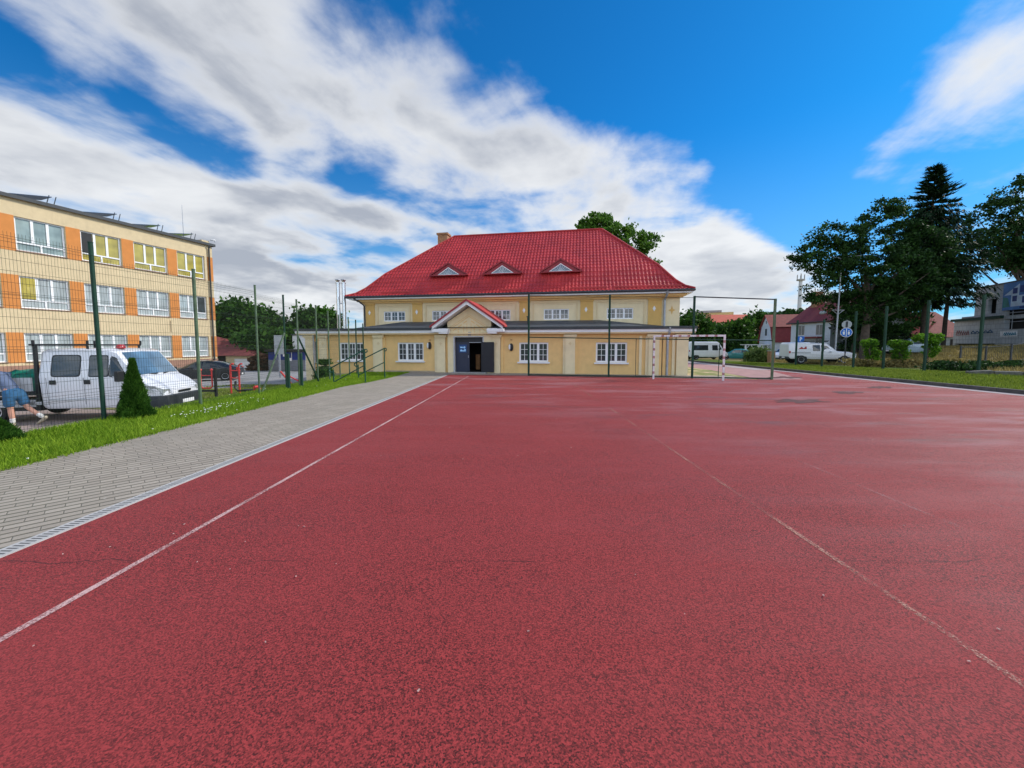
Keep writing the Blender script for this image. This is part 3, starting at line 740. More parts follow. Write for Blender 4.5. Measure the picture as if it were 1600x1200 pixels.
# rain pipes
def downpipe(parent, pts, r=.05, mt='zinc'):
    mb = MB(); mb.tube(pts, r, 8); return mb.build('downpipe', M[mt], parent, 40)
downpipe(hall, [(-8.3, SUPY - .55, 4.5), (-7.95, SUPY - .35, 4.25), (-7.83, SUPY - .09, 4.05), (-7.83, SUPY - .09, 2.6)], .045, 'dark_metal')
downpipe(hall, [(10.75, SUPY - .56, 4.56), (10.75, SUPY - .5, 4.35), (10.72, SUPY - .09, 4.1), (10.72, SUPY - .09, 2.55)], .06)
downpipe(hall, [(10.45, -.38, 2.45), (10.45, -.36, 2.2), (10.42, -.07, 1.95), (10.42, -.07, 0.0)], .06)
downpipe(hall, [(-9.93, -.2, 2.3), (-9.66, -.2, 2.1), (-9.66, -.12, -1)], .035)
# main roof: pressed metal tiles on four slopes
RZ0, RZ1 = 4.62, 9.6
ER = [(SUPX0 - .9, SUPY - .55), (SUPX1 + .62, SUPY - .55), (SUPX1 + .62, DEPTH + .55), (SUPX0 - .9, DEPTH + .55)]
RD = [(-3.4, 7.55), (7.4, 7.55)]
_fl = Matrix.Rotation(-HALL_A, 4, 'Z') @ Matrix.Translation((2.3, -21.87, 0))
FLUE = [_fl @ at(u, 437, 25.8) for u in (527.5, 536.5)]
def slope(e0, e1, r0, r1, col, row):
    """tiled slope from eave e0-e1 up to ridge r0-r1 (x, y); columns run up the slope"""
    e0, e1, r0, r1 = (np.array(p, float) for p in (e0, e1, r0, r1))
    L = np.linalg.norm(e1 - e0); ex = (e1 - e0) / L; up = (r0 - e0) - ex * np.dot(r0 - e0, ex); run = np.linalg.norm(up); up /= run
    s0r, s1r = np.dot(r0 - e0, ex), np.dot(r1 - e0, ex)
    nr = int(run * 1.4 / row); ncol = int(L / col)
    svals = np.arange(0, L + col / 6, col / 6)
    tv = []
    for k in range(nr): tv += [(k / nr, .022), ((k + .96) / nr, .0)]
    tv.append((1.0, 0))
    V = []
    for tt, stp in tv:
        zz = RZ0 + (RZ1 - RZ0) * tt - .34 * math.sin(math.pi * min(tt / .32, 1)) * (1 - tt) ** 2
        lo, hi = s0r * tt, L + (s1r - L) * tt
        s = np.clip(svals, lo, hi); h = .038 * (np.cos(svals / col * 2 * np.pi) * .5 + .5) ** 1.2 + stp * 1.2
        P = e0[None] + ex[None] * s[:, None] + up[None] * (run * tt)
        V.append(np.column_stack([P, np.full(len(s), zz) + h * .75]) - np.append(up, 0)[None] * (h * .65)[:, None])
    n = len(svals); V = np.concatenate(V); i = np.arange(len(V)).reshape(-1, n)
    Fq = np.stack([i[:-1, :-1], i[:-1, 1:], i[1:, 1:], i[1:, :-1]], -1).reshape(-1, 4)
    return V, Fq
Vs, Fs, off = [], [], 0
for e0, e1, r0, r1 in ((ER[0], ER[1], RD[0], RD[1]), (ER[1], ER[2], RD[1], RD[1]), (ER[2], ER[3], RD[1], RD[0]), (ER[3], ER[0], RD[0], RD[0])):
    v, f = slope(e0, e1, r0, r1, .215, .36); Vs.append(v); Fs.append(f + off); off += len(v)
me = mesh_np('roof', np.concatenate(Vs), np.concatenate(Fs), M['roof_red']); me.polygons.foreach_set('use_smooth', [True] * len(me.polygons)); me.set_sharp_from_angle(angle=R(35))
roof = link('roof', me, hall)
def rz_front(y): # height of the front slope at depth y
    tt = (y - ER[0][1]) / (RD[0][1] - ER[0][1]); return RZ0 + (RZ1 - RZ0) * tt - .34 * math.sin(math.pi * min(max(tt, 0) / .32, 1)) * (1 - tt) ** 2
def hip(p, q_):
    pts = []
    for k in range(13):
        tt = k / 12; zz = RZ0 + (RZ1 - RZ0) * tt - .34 * math.sin(math.pi * min(tt / .32, 1)) * (1 - tt) ** 2
        pts.append((p[0] + (q_[0] - p[0]) * tt, p[1] + (q_[1] - p[1]) * tt, zz + .04))
    return pts
mb = MB()
for p, q_ in ((ER[0], RD[0]), (ER[1], RD[1]), (ER[2], RD[1]), (ER[3], RD[0])): mb.tube(hip(p, q_), .075, 6)
mb.tube([(RD[0][0], RD[0][1], RZ1 + .03), (RD[1][0], RD[1][1], RZ1 + .03)], .085, 6)
mb.build('ridge_cap', M['roof_red'], roof, 50)
mb = MB()
for k in range(4):
    p, q_ = ER[k], ER[(k + 1) % 4]; mb.tube([(p[0], p[1], RZ0 - .04), (q_[0], q_[1], RZ0 - .04)], .07, 8)
mb.build('gutter', M['dark_metal'], hall, 50)
mb = MB(); # soffit
mb.box(SUPX0 - .7, SUPX1 + .5, SUPY - .48, SUPY + .4, 4.555, 4.57); mb.build('eaves_board', M['white'], hall)
for a0, a1 in ((-6.6, -4.6), (-2.3, -1.1), (1.2, 2.5), (5.4, 7.5), (7.9, 11.6)):
    yy = ER[0][1] + .42; mb = MB(); z_ = rz_front(yy)
    mb.box(a0, a1, yy - .02, yy + .02, z_ + .05, z_ + .14)
    mb.build('snow_guard', M['roof_red'], roof)
for cx in (-2.42, 1.12, 4.78):
    hw, z0, y0 = 1.28, 5.98, 3.25
    y0 = min(np.linspace(2, 6, 200), key=lambda y: abs(rz_front(y) - z0)) - .15
    zt = z0 + .78; yb = float(min(np.linspace(2, 8, 400), key=lambda y: abs(rz_front(y) - zt))) + .25
    ye = float(min(np.linspace(2, 8, 400), key=lambda y: abs(rz_front(y) - z0))) + .1
    mb = MB(); ap, lf, rt = (cx, y0, zt), (cx - hw, y0, z0 + .03), (cx + hw, y0, z0 + .03)
    th = .09
    for s in (-1, 1):
        b0 = (cx + s * hw, y0 - .1, z0 + .03); b1 = (cx, y0 - .1, zt); c1 = (cx, yb, zt); c0 = (cx + s * hw, ye, z0 + .03)
        up = lambda p: (p[0], p[1], p[2] + th)
        mb.add([b0, b1, c1, c0, up(b0), up(b1), up(c1), up(c0)], [(0, 1, 2, 3), (4, 7, 6, 5), (0, 4, 5, 1), (1, 5, 6, 2), (2, 6, 7, 3), (3, 7, 4, 0)])
    mb.prism([(cx - hw + .05, z0), (cx + hw - .05, z0), (cx + hw - .05, z0 + .06), (cx - hw + .05, z0 + .06)], 'y', y0 - .16, y0 + .1)
    mb.prism([(cx - hw + .1, z0 + .06), (cx + hw - .1, z0 + .06), (cx, zt + .02)], 'y', y0 - .02, y0 + .05)
    dm = mb.build('dormer', M['roof_trim'], hall)
    ww, wz0, wz1 = .74, z0 + .07, z0 + .55
    mb = MB(); tri = [(cx - ww, wz0), (cx + ww, wz0), (cx, wz1)]; inn = [(cx - ww + .12, wz0 + .03), (cx + ww - .12, wz0 + .03), (cx, wz1 - .05)]
    for k in range(3):
        p, q_, r_, s_ = tri[k], tri[(k + 1) % 3], inn[(k + 1) % 3], inn[k]; mb.prism([p, q_, r_, s_], 'y', y0 - .07, y0 - .025)
    for k in range(-3, 4):
        x_ = k * .12; zt2 = wz1 - .06 - abs(x_) * .7
        mb.prism([(cx - .008 + x_ * .3, wz0 + .03), (cx + .008 + x_ * .3, wz0 + .03), (cx + .008 + x_, zt2), (cx - .008 + x_, zt2)], 'y', y0 - .052, y0 - .045)
    mb.build('dormer_window', M['pvc'], dm)
    mb = MB(); mb.prism(inn, 'y', y0 - .042, y0 - .03); mb.build('pane', M['pane_dormer'], dm)
mb = MB(); mb.box(-4.75, -4.0, 7.7, 8.4, 8.2, 9.85); mb.box(-4.82, -3.93, 7.63, 8.47, 9.851, 9.99); mb.build('chimney', M['brick'], roof)
for k, dx_ in enumerate((0, .36)):
    mb = MB(); z_ = FLUE[k].z
    mb.lathe([(.115, -1.3), (.115, z_ - .25), (.15, z_ - .25), (.15, z_ - .2), (.10, z_ - .2), (.10, z_ - .1), (.16, z_ - .02), (.15, z_), (0, z_)], 14, 'z', (FLUE[k].x, FLUE[k].y, 0))
    mb.build('flue_pipe', M['steel'], hall, 40)
mb = MB(); mb.box(FLUE[0].x, FLUE[1].x, FLUE[0].y - .03, FLUE[0].y + .03, 4.2, 4.26); mb.build('flue_bracket', M['zinc'], hall)
# entrance porch
porch = link('porch', None, hall) if False else None
mb = MB()
def gz(x): return 3.62 - abs(x) * .62
GY = -.16
for (x0, x1, z0, z1) in ((-1.3, -.92, -.03, 1.97), (.75, 1.2, -.03, 1.97)): mb.box(x0, x1, GY, -.003, z0, z1)
mb.add([(-1.3, GY, 1.972), (1.2, GY, 1.972), (1.2, GY, gz(1.2)), (-.04, GY, 3.62), (-1.3, GY, gz(1.3)),
        (-1.3, SUPY - .01, 1.972), (1.2, SUPY - .01, 1.972), (1.2, SUPY - .01, gz(1.2)), (-.04, SUPY - .01, 3.62), (-1.3, SUPY - .01, gz(1.3))],
       [(0, 1, 2, 3, 4), (0, 5, 6, 1), (1, 6, 7, 2), (2, 7, 8, 3), (3, 8, 9, 4), (4, 9, 5, 0)])
pw = mb.build('porch_wall', M['cream'], hall)
mb = MB(); GX = -.05  # moulded relief in the gable
for s in (-1, 1):
    def para(x0, z0, x1, z1, th, y0=GY - .02, y1=GY - .002): mb.prism([(GX + s * x0, z0), (GX + s * x1, z1), (GX + s * x1, z1 + th), (GX + s * x0, z0 + th)], 'y', y0, y1)
    para(0, 3.1, 1.16, 2.36, .035); para(0.02, 3.2, 1.2, 2.45, .02)
    for k, (xx, zz) in enumerate(((.12, 2.86), (.42, 2.66), (.72, 2.47))): para(xx, zz - .02, xx + .2, zz - .15, .05)
    mb.box(GX + s * .30 - .015, GX + s * .30 + .015, GY - .015, GY - .002, 2.1, 2.6); mb.box(GX + s * .62 - .015, GX + s * .62 + .015, GY - .014, GY - .002, 2.1, 2.42)
    mb.box(GX + s * .12 - .012, GX + s * .12 + .012, GY - .013, GY - .002, 2.25, 2.75)
mb.build('gable_relief', M['ochre'], pw)
mb = MB(); ax, az, bx, bz = -.02, 3.98, 1.98, 2.56
for s in (-1, 1):
    mb.prism([(ax, az - .26), (ax + s * bx, bz - .16), (ax + s * bx, bz + .02), (ax, az - .06)], 'y', GY - .56, GY - .5)
    mb.prism([(ax, az - .24), (ax + s * (bx - .05), bz - .13), (ax + s * (bx - .05), bz - .03), (ax, az - .1)], 'y', GY - .499, SUPY - .1)
    mb.box(*(sorted((ax + s * 1.13, ax + s * 1.62))), GY - .49, -.003, 2.16, 2.44); mb.box(*(sorted((ax + s * 1.1, ax + s * 2.02))), GY - .52, GY - .1, 2.25, 2.42)
mb.build('bargeboard', M['white'], hall)
mb = MB(); mb.cur = 0
for s in (-1, 1):
    mb.prism([(ax, az - .055), (ax + s * (bx + .1), bz - .05), (ax + s * (bx + .1), bz + .02), (ax, az + .015)], 'y', GY - .6, SUPY + 1.2)
mb.build('porch_roof', M['roof_red'], hall)
mb = MB()
for s in (-1, 1):
    mb.prism([(ax, az - .08), (ax + s * (bx + .11), bz - .08), (ax + s * (bx + .11), bz + .03), (ax, az + .03)], 'y', GY - .625, GY - .601)
mb.build('verge_trim', M['roof_trim'], hall)
# doors
mb = MB(); mb.box(-.96, -.90, GY - .03, -.004, 0, 1.972); mb.box(.73, .79, GY - .03, -.004, 0, 1.972); mb.box(-.96, .79, GY - .03, -.004, 1.973, 2.03)
df = mb.build('door_frame', M['bed_grey'], hall)
mb = MB(); mb.box(-.9, .73, .02, .06, 1.70, 1.965); mb.build('door_transom', M['door_black'], df)
mb = MB(); mb.box(-.1, .73, .005, .05, 1.665, 1.699); mb.build('transom_bar', M['zinc'], df)
mb = MB(); mb.box(-.89, -.09, .02, .065, .03, 1.698); mb.box(-.80, -.18, .012, .0195, .1, .75); mb.box(-.80, -.18, .012, .0195, .82, 1.6)
dl = mb.build('door', M['door'], hall, bevel=.004)
mb = MB(); mb.box(-.16, -.13, -.02, .019, .82, .96); mb.build('handle', M['zinc'], dl)
mb = MB(); mb.box(-.70, -.25, .003, .0115, 1.12, 1.56); sg = mb.build('notice', mat('blue_notice', (0.015, 0.06, 0.20), 0.4, 0.2, 6), dl)
mb = MB(); mb.box(-.62, -.51, -.002, .0028, 1.36, 1.45); mb.box(-.50, -.43, -.002, .0028, 1.37, 1.44)
mb.prism([(-.42, 1.37), (-.33, 1.37), (-.31, 1.43), (-.36, 1.47), (-.42, 1.44)], 'y', -.002, .0028)
mb.prism([(-.62, 1.18), (-.30, 1.18), (-.29, 1.29), (-.37, 1.35), (-.42, 1.32), (-.36, 1.26), (-.48, 1.24), (-.55, 1.3), (-.62, 1.27)], 'y', -.002, .0028)
mb.build('pictogram', mat('pale_blue_print', (0.35, 0.62, 0.9), 0.4, 0.1, 6), dl)
mb = MB(); mb.obox((.37, -.02, .87), (.74, .045, 1.66)); mb.obox((.37, -.05, 1.27), (.6, .012, .7)); mb.obox((.37, -.05, .46), (.6, .012, .62))
dr = mb.build('door', M['door_black'], hall, bevel=.004); dr.location = (.66, GY - .04, 0); dr.rotation_euler = (0, 0, R(-6))
mb = MB(); mb.box(-.1, .06, GY - .02, GY - .002, 2.06, 2.26); mb.build('number_plate', mat('grey_plate', (0.33, 0.33, 0.38), 0.5, 0.2, 9), hall)
mb = MB(); mb.box(-1.0, .95, -.55, GY - .005, -.03, .035); mb.build('doorstep', M['concrete'], hall)
for cx, cz in ((-2.42, 1.5), (2.3, 1.42)):
    mb = MB(); mb.lathe([(0, -.02), (.10, -.02), (.13, -.05), (.115, -.1), (.07, -.12), (0, -.125)], 18, 'y'); 
    for k in range(len(mb.v)): v = mb.v[k]; mb.v[k] = (cx + v[0] * .9, v[1], cz + v[2] * 1.65)
    lm = mb.build('wall_lamp', M['black'], hall, 40)
    mb = MB(); mb.lathe([(0, -.05), (.10, -.05), (.11, -.075), (.09, -.11), (0, -.115)], 18, 'y')
    for k in range(len(mb.v)): v = mb.v[k]; mb.v[k] = (cx - .075 + v[0] * .62, v[1] - .01, cz + .01 + v[2] * 1.45)
    mb.build('lamp_shade', M['white'], lm, 40)
for cx in (-2.4, 2.3):
    mb = MB(); mb.box(cx - .05, cx + .05, -.06, -.003, 1.8, 1.84); mb.build('junction_box', M['brick'], hall)
mb = MB(); mb.cyl((3.1, .9, 2.7), (3.1, .9, 3.1), .05); mb.cyl((3.1, .9, 3.1), (3.1, .9, 3.16), .09); mb.build('roof_vent', M['dark_metal'], hall)

# ------------------------------------------------------------------ three-storey school
SA = R(90 - 14.7)
school = empty('school_block', (-24.1, 31.5, 0), SA, 'three storey cream and orange school block with rows of white windows', 'building')
# local x runs along the facade away from the camera, local -y faces the court
SX0, SX1, GZ = -22.0, .34, -1.6
cols = [-1.29 - 2.69 * k for k in range(8)]
rows = [(6.66, 8.46), (3.56, 5.3), (.62, 2.2)]
ops = [(c - 1.01, c + 1.01, z0, z1) for c in cols for z0, z1 in rows]
mb = MB(); wall_open(mb, SX0, SX1, GZ, 9.4, 0, ops, .2)
mb.poly([(SX1, 0, GZ), (SX1, 0, 9.4), (SX1, 11, 9.4), (SX1, 11, GZ)]); mb.poly([(SX0, 0, GZ), (SX0, 11, GZ), (SX0, 11, 9.4), (SX0, 0, 9.4)]); mb.poly([(SX0, 11, GZ), (SX1, 11, GZ), (SX1, 11, 9.4), (SX0, 11, 9.4)])
mb.build('wall', M['school_cream'], school)
for z0, z1 in rows:
    edges = [(SX0, cols[-1] - 1.01)] + [(cols[k + 1] + 1.01, cols[k] - 1.01) for k in range(len(cols) - 2, -1, -1)] + [(-.28 + .18, SX1 + .004)]
    for a0, a1 in edges:
        mb = MB(); mb.box(a0 + .012, a1 - .012 if a1 < 0 else a1, -.012, .0, z0 - .06, z1 + .02)
        if a1 > 0: mb.box(SX1 + .001, SX1 + .012, -.012, 1.2, z0 - .06, z1 + .02)
        mb.build('orange_panel', M['school_orange'], school)
mb = MB(); mb.box(SX0, SX1 + .02, -.03, -.003, GZ, .42); mb.build('plinth', M['school_plinth'], school)
pm = {(0, 0): 'pane_yellow', (0, 1): 'pane_yellow', (0, 2): 'pane_yellow', (0, 3): 'pane_clear', (1, 3): 'pane_curtain'}
for i, (z0, z1) in enumerate(rows):
    for k, c in enumerate(cols):
        wn = window(school, c, z0, 2.0, z1 - z0, .1, 3, .075, (0, 0), pane_mat=M[pm.get((i, k), 'pane_curtain' if i else 'pane_clear')], low=.42, sill=False)
        mb = MB(); mb.box(-1.04, 1.04, -.16, .0, -.04, -.001); mb.build('sill', M['school_plinth'], wn)
        if (i, k) in ((1, 3), (0, 2), (1, 0)):
            mb = MB(); a0 = (-.92 if (i, k) != (1, 0) else .36); mb.box(a0, a0 + (.55 if (i, k) != (0, 2) else .5), -.004, .044, .52, z1 - z0 - .08)
            mb.build('open_sash' if (i, k) == (0, 2) else 'blind', M['black'] if (i, k) == (0, 2) else (M['pane_yellow'] if i == 1 and k == 3 else M['pane_dark']), wn)
mb = MB(); mb.box(SX0 - .1, SX1 + .14, -.16, 11.1, 9.401, 9.52); mb.build('flat_roof', M['felt'], school)
mb = MB(); mb.box(SX0 - .12, SX1 + .16, -.19, -.161, 9.36, 9.55); mb.box(SX1 + .141, SX1 + .17, -.19, 11.1, 9.36, 9.55); mb.build('roof_edge', M['dark_metal'], school)
mb = MB(); mb.box(-.2, SX1 + .05, .3, 1.6, 9.52, 9.8); mb.build('parapet', M['school_cream'], school)
downpipe(school, [(.02, -.2, 9.35), (.02, -.1, 9.1), (.02, -.1, GZ)], .055, 'dark_metal')
downpipe(school, [(SX1 + .08, .2, 9.9), (SX1 + .35, .1, 9.95), (SX1 + .4, .1, 9.8)], .05)
for k, x_ in enumerate((-1.1, -10.6)):
    mb = MB(); mb.cyl((x_, .9, 9.5), (x_, .9, 12.2 if k == 0 else 14.6), .025, .012, 6); mb.build('lightning_rod', M['zinc'], school)
mb = MB(); mb.box(-3.0, -2.9, -.06, -.003, 2.5, 3.3); mb.build('cable_trunk', M['school_cream'], school)
sm_ = []
lab = ['tilted solar panel on the school roof edge, nearest to the camera and the tall rod', 'tilted solar panel on the school roof above the window with one open dark sash',
       'tilted solar panel on the school roof above the third window from the corner', 'tilted solar panel nearest to the school roof corner']
for k, x_ in enumerate((-9.3, -6.2, -3.65, -1.35)):
    p = school.matrix_basis @ Vector((x_, .75, 9.52))
    p = Vector((-24.1, 31.5, 0)) + Matrix.Rotation(SA, 3, 'Z') @ Vector((x_, .75, 9.52))
    e = empty('solar_panel', p, SA, lab[k], 'solar panel', 'solar panels along the school roof')
    mb = MB(); mb.obox((0, .45, .42), (1.75, 1.0, .035), (R(-4), R(-13), 0)); mb.build('panel', mat('solar_cells', (0.05, 0.06, 0.09), 0.15, 0.2, 8, coat=1.0) if k == 0 else bpy.data.materials['solar_cells'], e)
    mb = MB()
    for sx_ in (.55, .85): mb.cyl((sx_, -.05, 0), (sx_ + .2, .0, .72), .022, n=6)
    mb.cyl((-.8, 0, 0), (-.8, 0, .2), .022, n=6); mb.cyl((-.9, -.1, .02), (.9, -.1, .02), .02, n=6)
    mb.build('stand', M['dark_metal'], e)
# ================================================================== FENCES AND COURT FURNITURE
def wire_panel(mb, p, q_, z0, z1, dz=.2, dx_=.05, r=.0028, bends=()):
    p, q_ = Vector((*p, 0)), Vector((*q_, 0)); L = (q_ - p).length; d_ = (q_ - p) / L; n_ = Vector((-d_.y, d_.x, 0))
    n = max(2, int(L / dx_))
    for k in range(1, n):
        b_ = p + d_ * (L * k / n); mb.cyl(b_ + Vector((0, 0, z0)), b_ + Vector((0, 0, z1)), r, n=4, caps=False)
    z = z0 + .05
    while z < z1 + .01:
        o_ = n_ * .006; mb.cyl(p + o_ + Vector((0, 0, z)), q_ + o_ + Vector((0, 0, z)), r * 1.15, n=4, caps=False); z += dz
    for zb in bends:
        for dz_, off in ((-.05, .006), (.0, -.03), (.05, .006)):
            o_ = n_ * off; mb.cyl(p + o_ + Vector((0, 0, zb + dz_)), q_ + o_ + Vector((0, 0, zb + dz_)), r * 1.2, n=4, caps=False)

# tall welded mesh fence between the paving and the parking lot
fp = [(-8.80, 5.75, 3.7), (-8.66, 8.2, 3.68), (-8.24, 10.25, 3.52), (-8.2, 12.6, 3.46), (-8.24, 14.2, 3.35), (-8.15, 14.9, 3.27), (-8.18, 16.4, 3.2), (-8.15, 17.4, 3.05), (-8.12, 18.4, 2.95), (-8.17, 19.6, 2.92), (-8.2, 20.6, 2.85), (-8.17, 21.5, 2.7)]
lf = empty('mesh_fence', (-8.3, 12, 0), 0, 'tall green welded mesh fence between block paving and the parking lot', 'fence')
lf_inv = Vector((-8.3, 12, 0))
def rel(p): return Vector(p) - lf_inv
for k, (x, y, zt) in enumerate(fp):
    zb = float(ground_z(x, y)) - .3; mb = MB()
    r = .040 if k < 3 else .032
    p0 = rel((x, y, zb)); p1 = rel((x - (.02 if k == 1 else 0), y, zt)); mb.cyl(p0, p1, r, n=10); mb.cyl(p1, p1 + Vector((0, 0, .012)), r * 1.15, n=10)
    mb.build('post', M['green_worn'] if k in (0, 2, 3, 5, 6, 7, 8, 9) else M['green_paint'], lf, 40)
    if k:
        x0, y0, z0 = fp[k - 1]; mb = MB(); top = min(zt, z0) - .14
        if k < 9:
            wire_panel(mb, tuple(rel((x0, y0, 0)))[:2], tuple(rel((x, y, 0)))[:2], .02 if k < 5 else -.3, top, bends=(.55, 1.5, 2.45, top - .12), r=.0024 if k < 5 else .002)
            mb.build('mesh_panel', M['wire'], lf)
for a_, b_ in (((-8.24, 14.2, 2.0), (-8.35, 12.95, -.05)), ((-8.15, 14.9, 1.9), (-8.12, 16.5, -.15))):
    mb = MB(); mb.cyl(rel(a_), rel(b_), .032, n=8); mb.build('brace', M['green_worn'] if a_[1] < 14.5 else M['green_paint'], lf, 40)
for x, y in ((-7.98, 13.9), (-7.95, 14.7)):
    mb = MB(); mb.cyl(rel((x, y, -.2)), rel((x, y, 1.25)), .055, n=10); mb.build('short_post', M['green_paint'], lf, 40)

# ball-stop frame behind the goal
bf = empty('ball_stop_frame', (.84, 19.64, 0), math.atan2(-.195, .981), 'tall green tubular ball stop frame standing behind the striped goal', 'fence')
for x, zt in ((0, 4.05), (3.92, 3.95), (7.7, 3.8), (11.05, 3.6)):
    mb = MB(); mb.box(x - .045, x + .045, -.045, .045, -.1, zt); mb.build('post', M['green_paint'] if x < 10 else M['green_worn'], bf, bevel=.006)
mb = MB(); mb.cyl((7.75, 0, 3.76), (11.0, 0, 3.57), .028, n=8); mb.build('top_rail', M['dark_metal'], bf, 40)
mb = MB(); mb.cyl((.05, 0, 4.0), (7.65, 0, 3.72), .012, n=6); mb.build('top_rail', M['wire'], bf, 40)
mb = MB(); mb.cyl((.05, 0, 1.93), (11.0, 0, 1.75), .024, n=8); mb.build('middle_rail', M['green_paint'], bf, 40)
mb = MB(); mb.box(.05, 11.0, -.03, .03, .02, .08); mb.build('bottom_rail', M['wire'], bf)
for x in (5.17, 6.35):
    mb = MB(); mb.cyl((x, .02, .05), (x, .02, 1.82), .016, n=6); mb.build('thin_post', M['wire'], bf, 40)

# striped handball goal
gl, gr_ = Vector((6.47, 17.8, 0)), Vector((9.2, 16.95, 0))
gd = (gr_ - gl); GW = gd.length; ga = math.atan2(gd.y, gd.x)
goal = empty('handball_goal', gl, ga, 'white handball goal with faded red bands in front of the green frame', 'goal')
def banded(p, q_, nb, name):
    p, q_ = Vector(p), Vector(q_); mb = MB(); D_ = q_ - p
    rot = D_.normalized().to_track_quat('Z', 'Y').to_matrix().to_4x4(); t_ = 0.0; ws = [.62 if k % 2 else 1.38 for k in range(nb)]; tot = sum(ws)
    for k in range(nb):
        w_ = ws[k] / tot; mb.cur = k % 2; mb.obox(p + D_ * (t_ + w_ / 2), (.08, .08, D_.length * w_ - .0004), rot); t_ += w_
    return mb.build(name, [M['post_white'], M['post_red']], goal)
banded((0, 0, 0), (0, 0, 2.0), 11, 'goalpost'); banded((GW, 0, 0), (GW, 0, 2.0), 11, 'goalpost'); banded((.042, 0, 1.958), (GW - .042, 0, 1.958), 15, 'crossbar')
for x in (0, GW):
    mb = MB(); mb.tube([(x, .045, 1.95), (x, .75, 1.93), (x, .95, 1.6), (x, 1.05, .04)], .016, 8); mb.build('net_stay', M['green_paint'], goal, 50)
mb = MB(); mb.cyl((0, .75, 1.93), (GW, .75, 1.93), .014, n=8); mb.cyl((0, 1.05, .04), (GW, 1.05, .04), .014, n=8); mb.build('back_rail', M['green_paint'], goal, 50)

# two handrails beside the steps down to the lower yard
def handrail(xa, xb, y, ztop_a, ztop_b, zba, zbb, label):
    e = empty('handrail', (xb, y, 0), 0, label, 'handrail', 'green handrails by the steps')
    dx_ = xa - xb
    for x, zt, zb in ((dx_ + .12, ztop_a - .08, zba), (0, ztop_b - .03, zbb)):
        mb = MB(); mb.cyl((x, 0, zb - .2), (x, 0, zt), .028, n=8); mb.build('post', M['rail_green'], e, 50)
    mb = MB(); lo, hi = Vector((dx_, 0, ztop_a)), Vector((.02, 0, ztop_b))
    mb.tube([lo + Vector((.14, 0, -.16)), lo + Vector((.02, 0, -.17)), lo + Vector((-.06, 0, -.11)), lo + Vector((-.05, 0, -.03)), lo, hi, hi + Vector((.07, 0, -.01)), hi + Vector((.09, 0, -.08)), hi + Vector((.02, 0, -.14))], .026, 8)
    mb.build('top_rail', M['rail_green'], e, 60)
    mb = MB(); k = (ztop_b - ztop_a) / (-dx_); mb.cyl((dx_ + .15, 0, ztop_a - .56), (-.02, 0, ztop_b - .66), .022, n=8); mb.build('lower_rail', M['rail_green'], e, 50)
handrail(-7.5, -6.07, 16.1, .60, 1.38, -.3, 0, 'green tubular handrail of the steps, the nearer of the pair')
handrail(-7.3, -5.95, 18.2, .72, 1.40, -.3, 0, 'green tubular handrail of the steps, the one closer to the yellow hall')

# right-hand boundary fence
rf = empty('boundary_fence', (22.8, 25, 0), 0, 'dark green mesh fence with tall posts along the right grass strip', 'fence')
rp = [(25.2, 16.2, 3.9), (23.7, 19.8, 3.95), (22.85, 21.6, 3.9), (22.75, 23.9, 3.85), (22.75, 26, 3.75), (22.4, 28.2, 3.4), (22.9, 31.5, 3.6)]
o_ = Vector((22.8, 25, 0))
for k, (x, y, h_) in enumerate(rp):
    g = float(ground_z(x, y)); mb = MB(); mb.box(x - o_.x - .05, x - o_.x + .05, y - o_.y - .05, y - o_.y + .05, g - .3, g + h_); mb.box(x - o_.x - .09, x - o_.x + .05, y - o_.y - .085, y - o_.y - .061, g + h_ - .25, g + h_ - .15)
    mb.build('post', M['green_paint'], rf)
    if k:
        x0, y0, _ = rp[k - 1]; mb = MB(); wire_panel(mb, (x0 - o_.x, y0 - o_.y), (x - o_.x, y - o_.y), .15, 2.2, .2, .1, .0022); mb.build('mesh_panel', M['wire'], rf)

# low dark metal railing with gate posts on the far bank
def railing(name, p, q_, h_, n, label, zoff=0.0):
    p, q_ = Vector(p), Vector(q_); e = empty(name, p, 0, label, 'railing')
    for k in range(n + 1):
        c = (q_ - p) * (k / n); c.z = float(ground_z(p.x + c.x, p.y + c.y)) - p.z
        mb = MB(); mb.box(c.x - .04, c.x + .04, c.y - .04, c.y + .04, c.z - .1, c.z + h_); mb.build('post', M['dark_metal'], e)
        if k:
            mb = MB()
            for zz in (h_ - .1, .25): mb.cyl(prev + Vector((0, 0, zz)), c + Vector((0, 0, zz)), .022, n=6)
            m_ = int((c - prev).length / .14)
            for j in range(1, m_): b_ = prev + (c - prev) * (j / m_); mb.cyl(b_ + Vector((0, 0, .25)), b_ + Vector((0, 0, h_ - .1)), .007, n=4, caps=False)
            mb.build('bar_panel', M['dark_metal'], e)
        prev = c
railing('bank_railing', (31.0, 27.0, float(ground_z(31, 27))), (38.5, 27.4, 0), 1.5, 4, 'dark metal railing with uprights in front of the concrete building')
railing('yard_railing', (36.0, 49.0, float(ground_z(36, 49))), (30.2, 50.5, 0), 1.1, 5, 'low dark railing in front of the white mansard house')

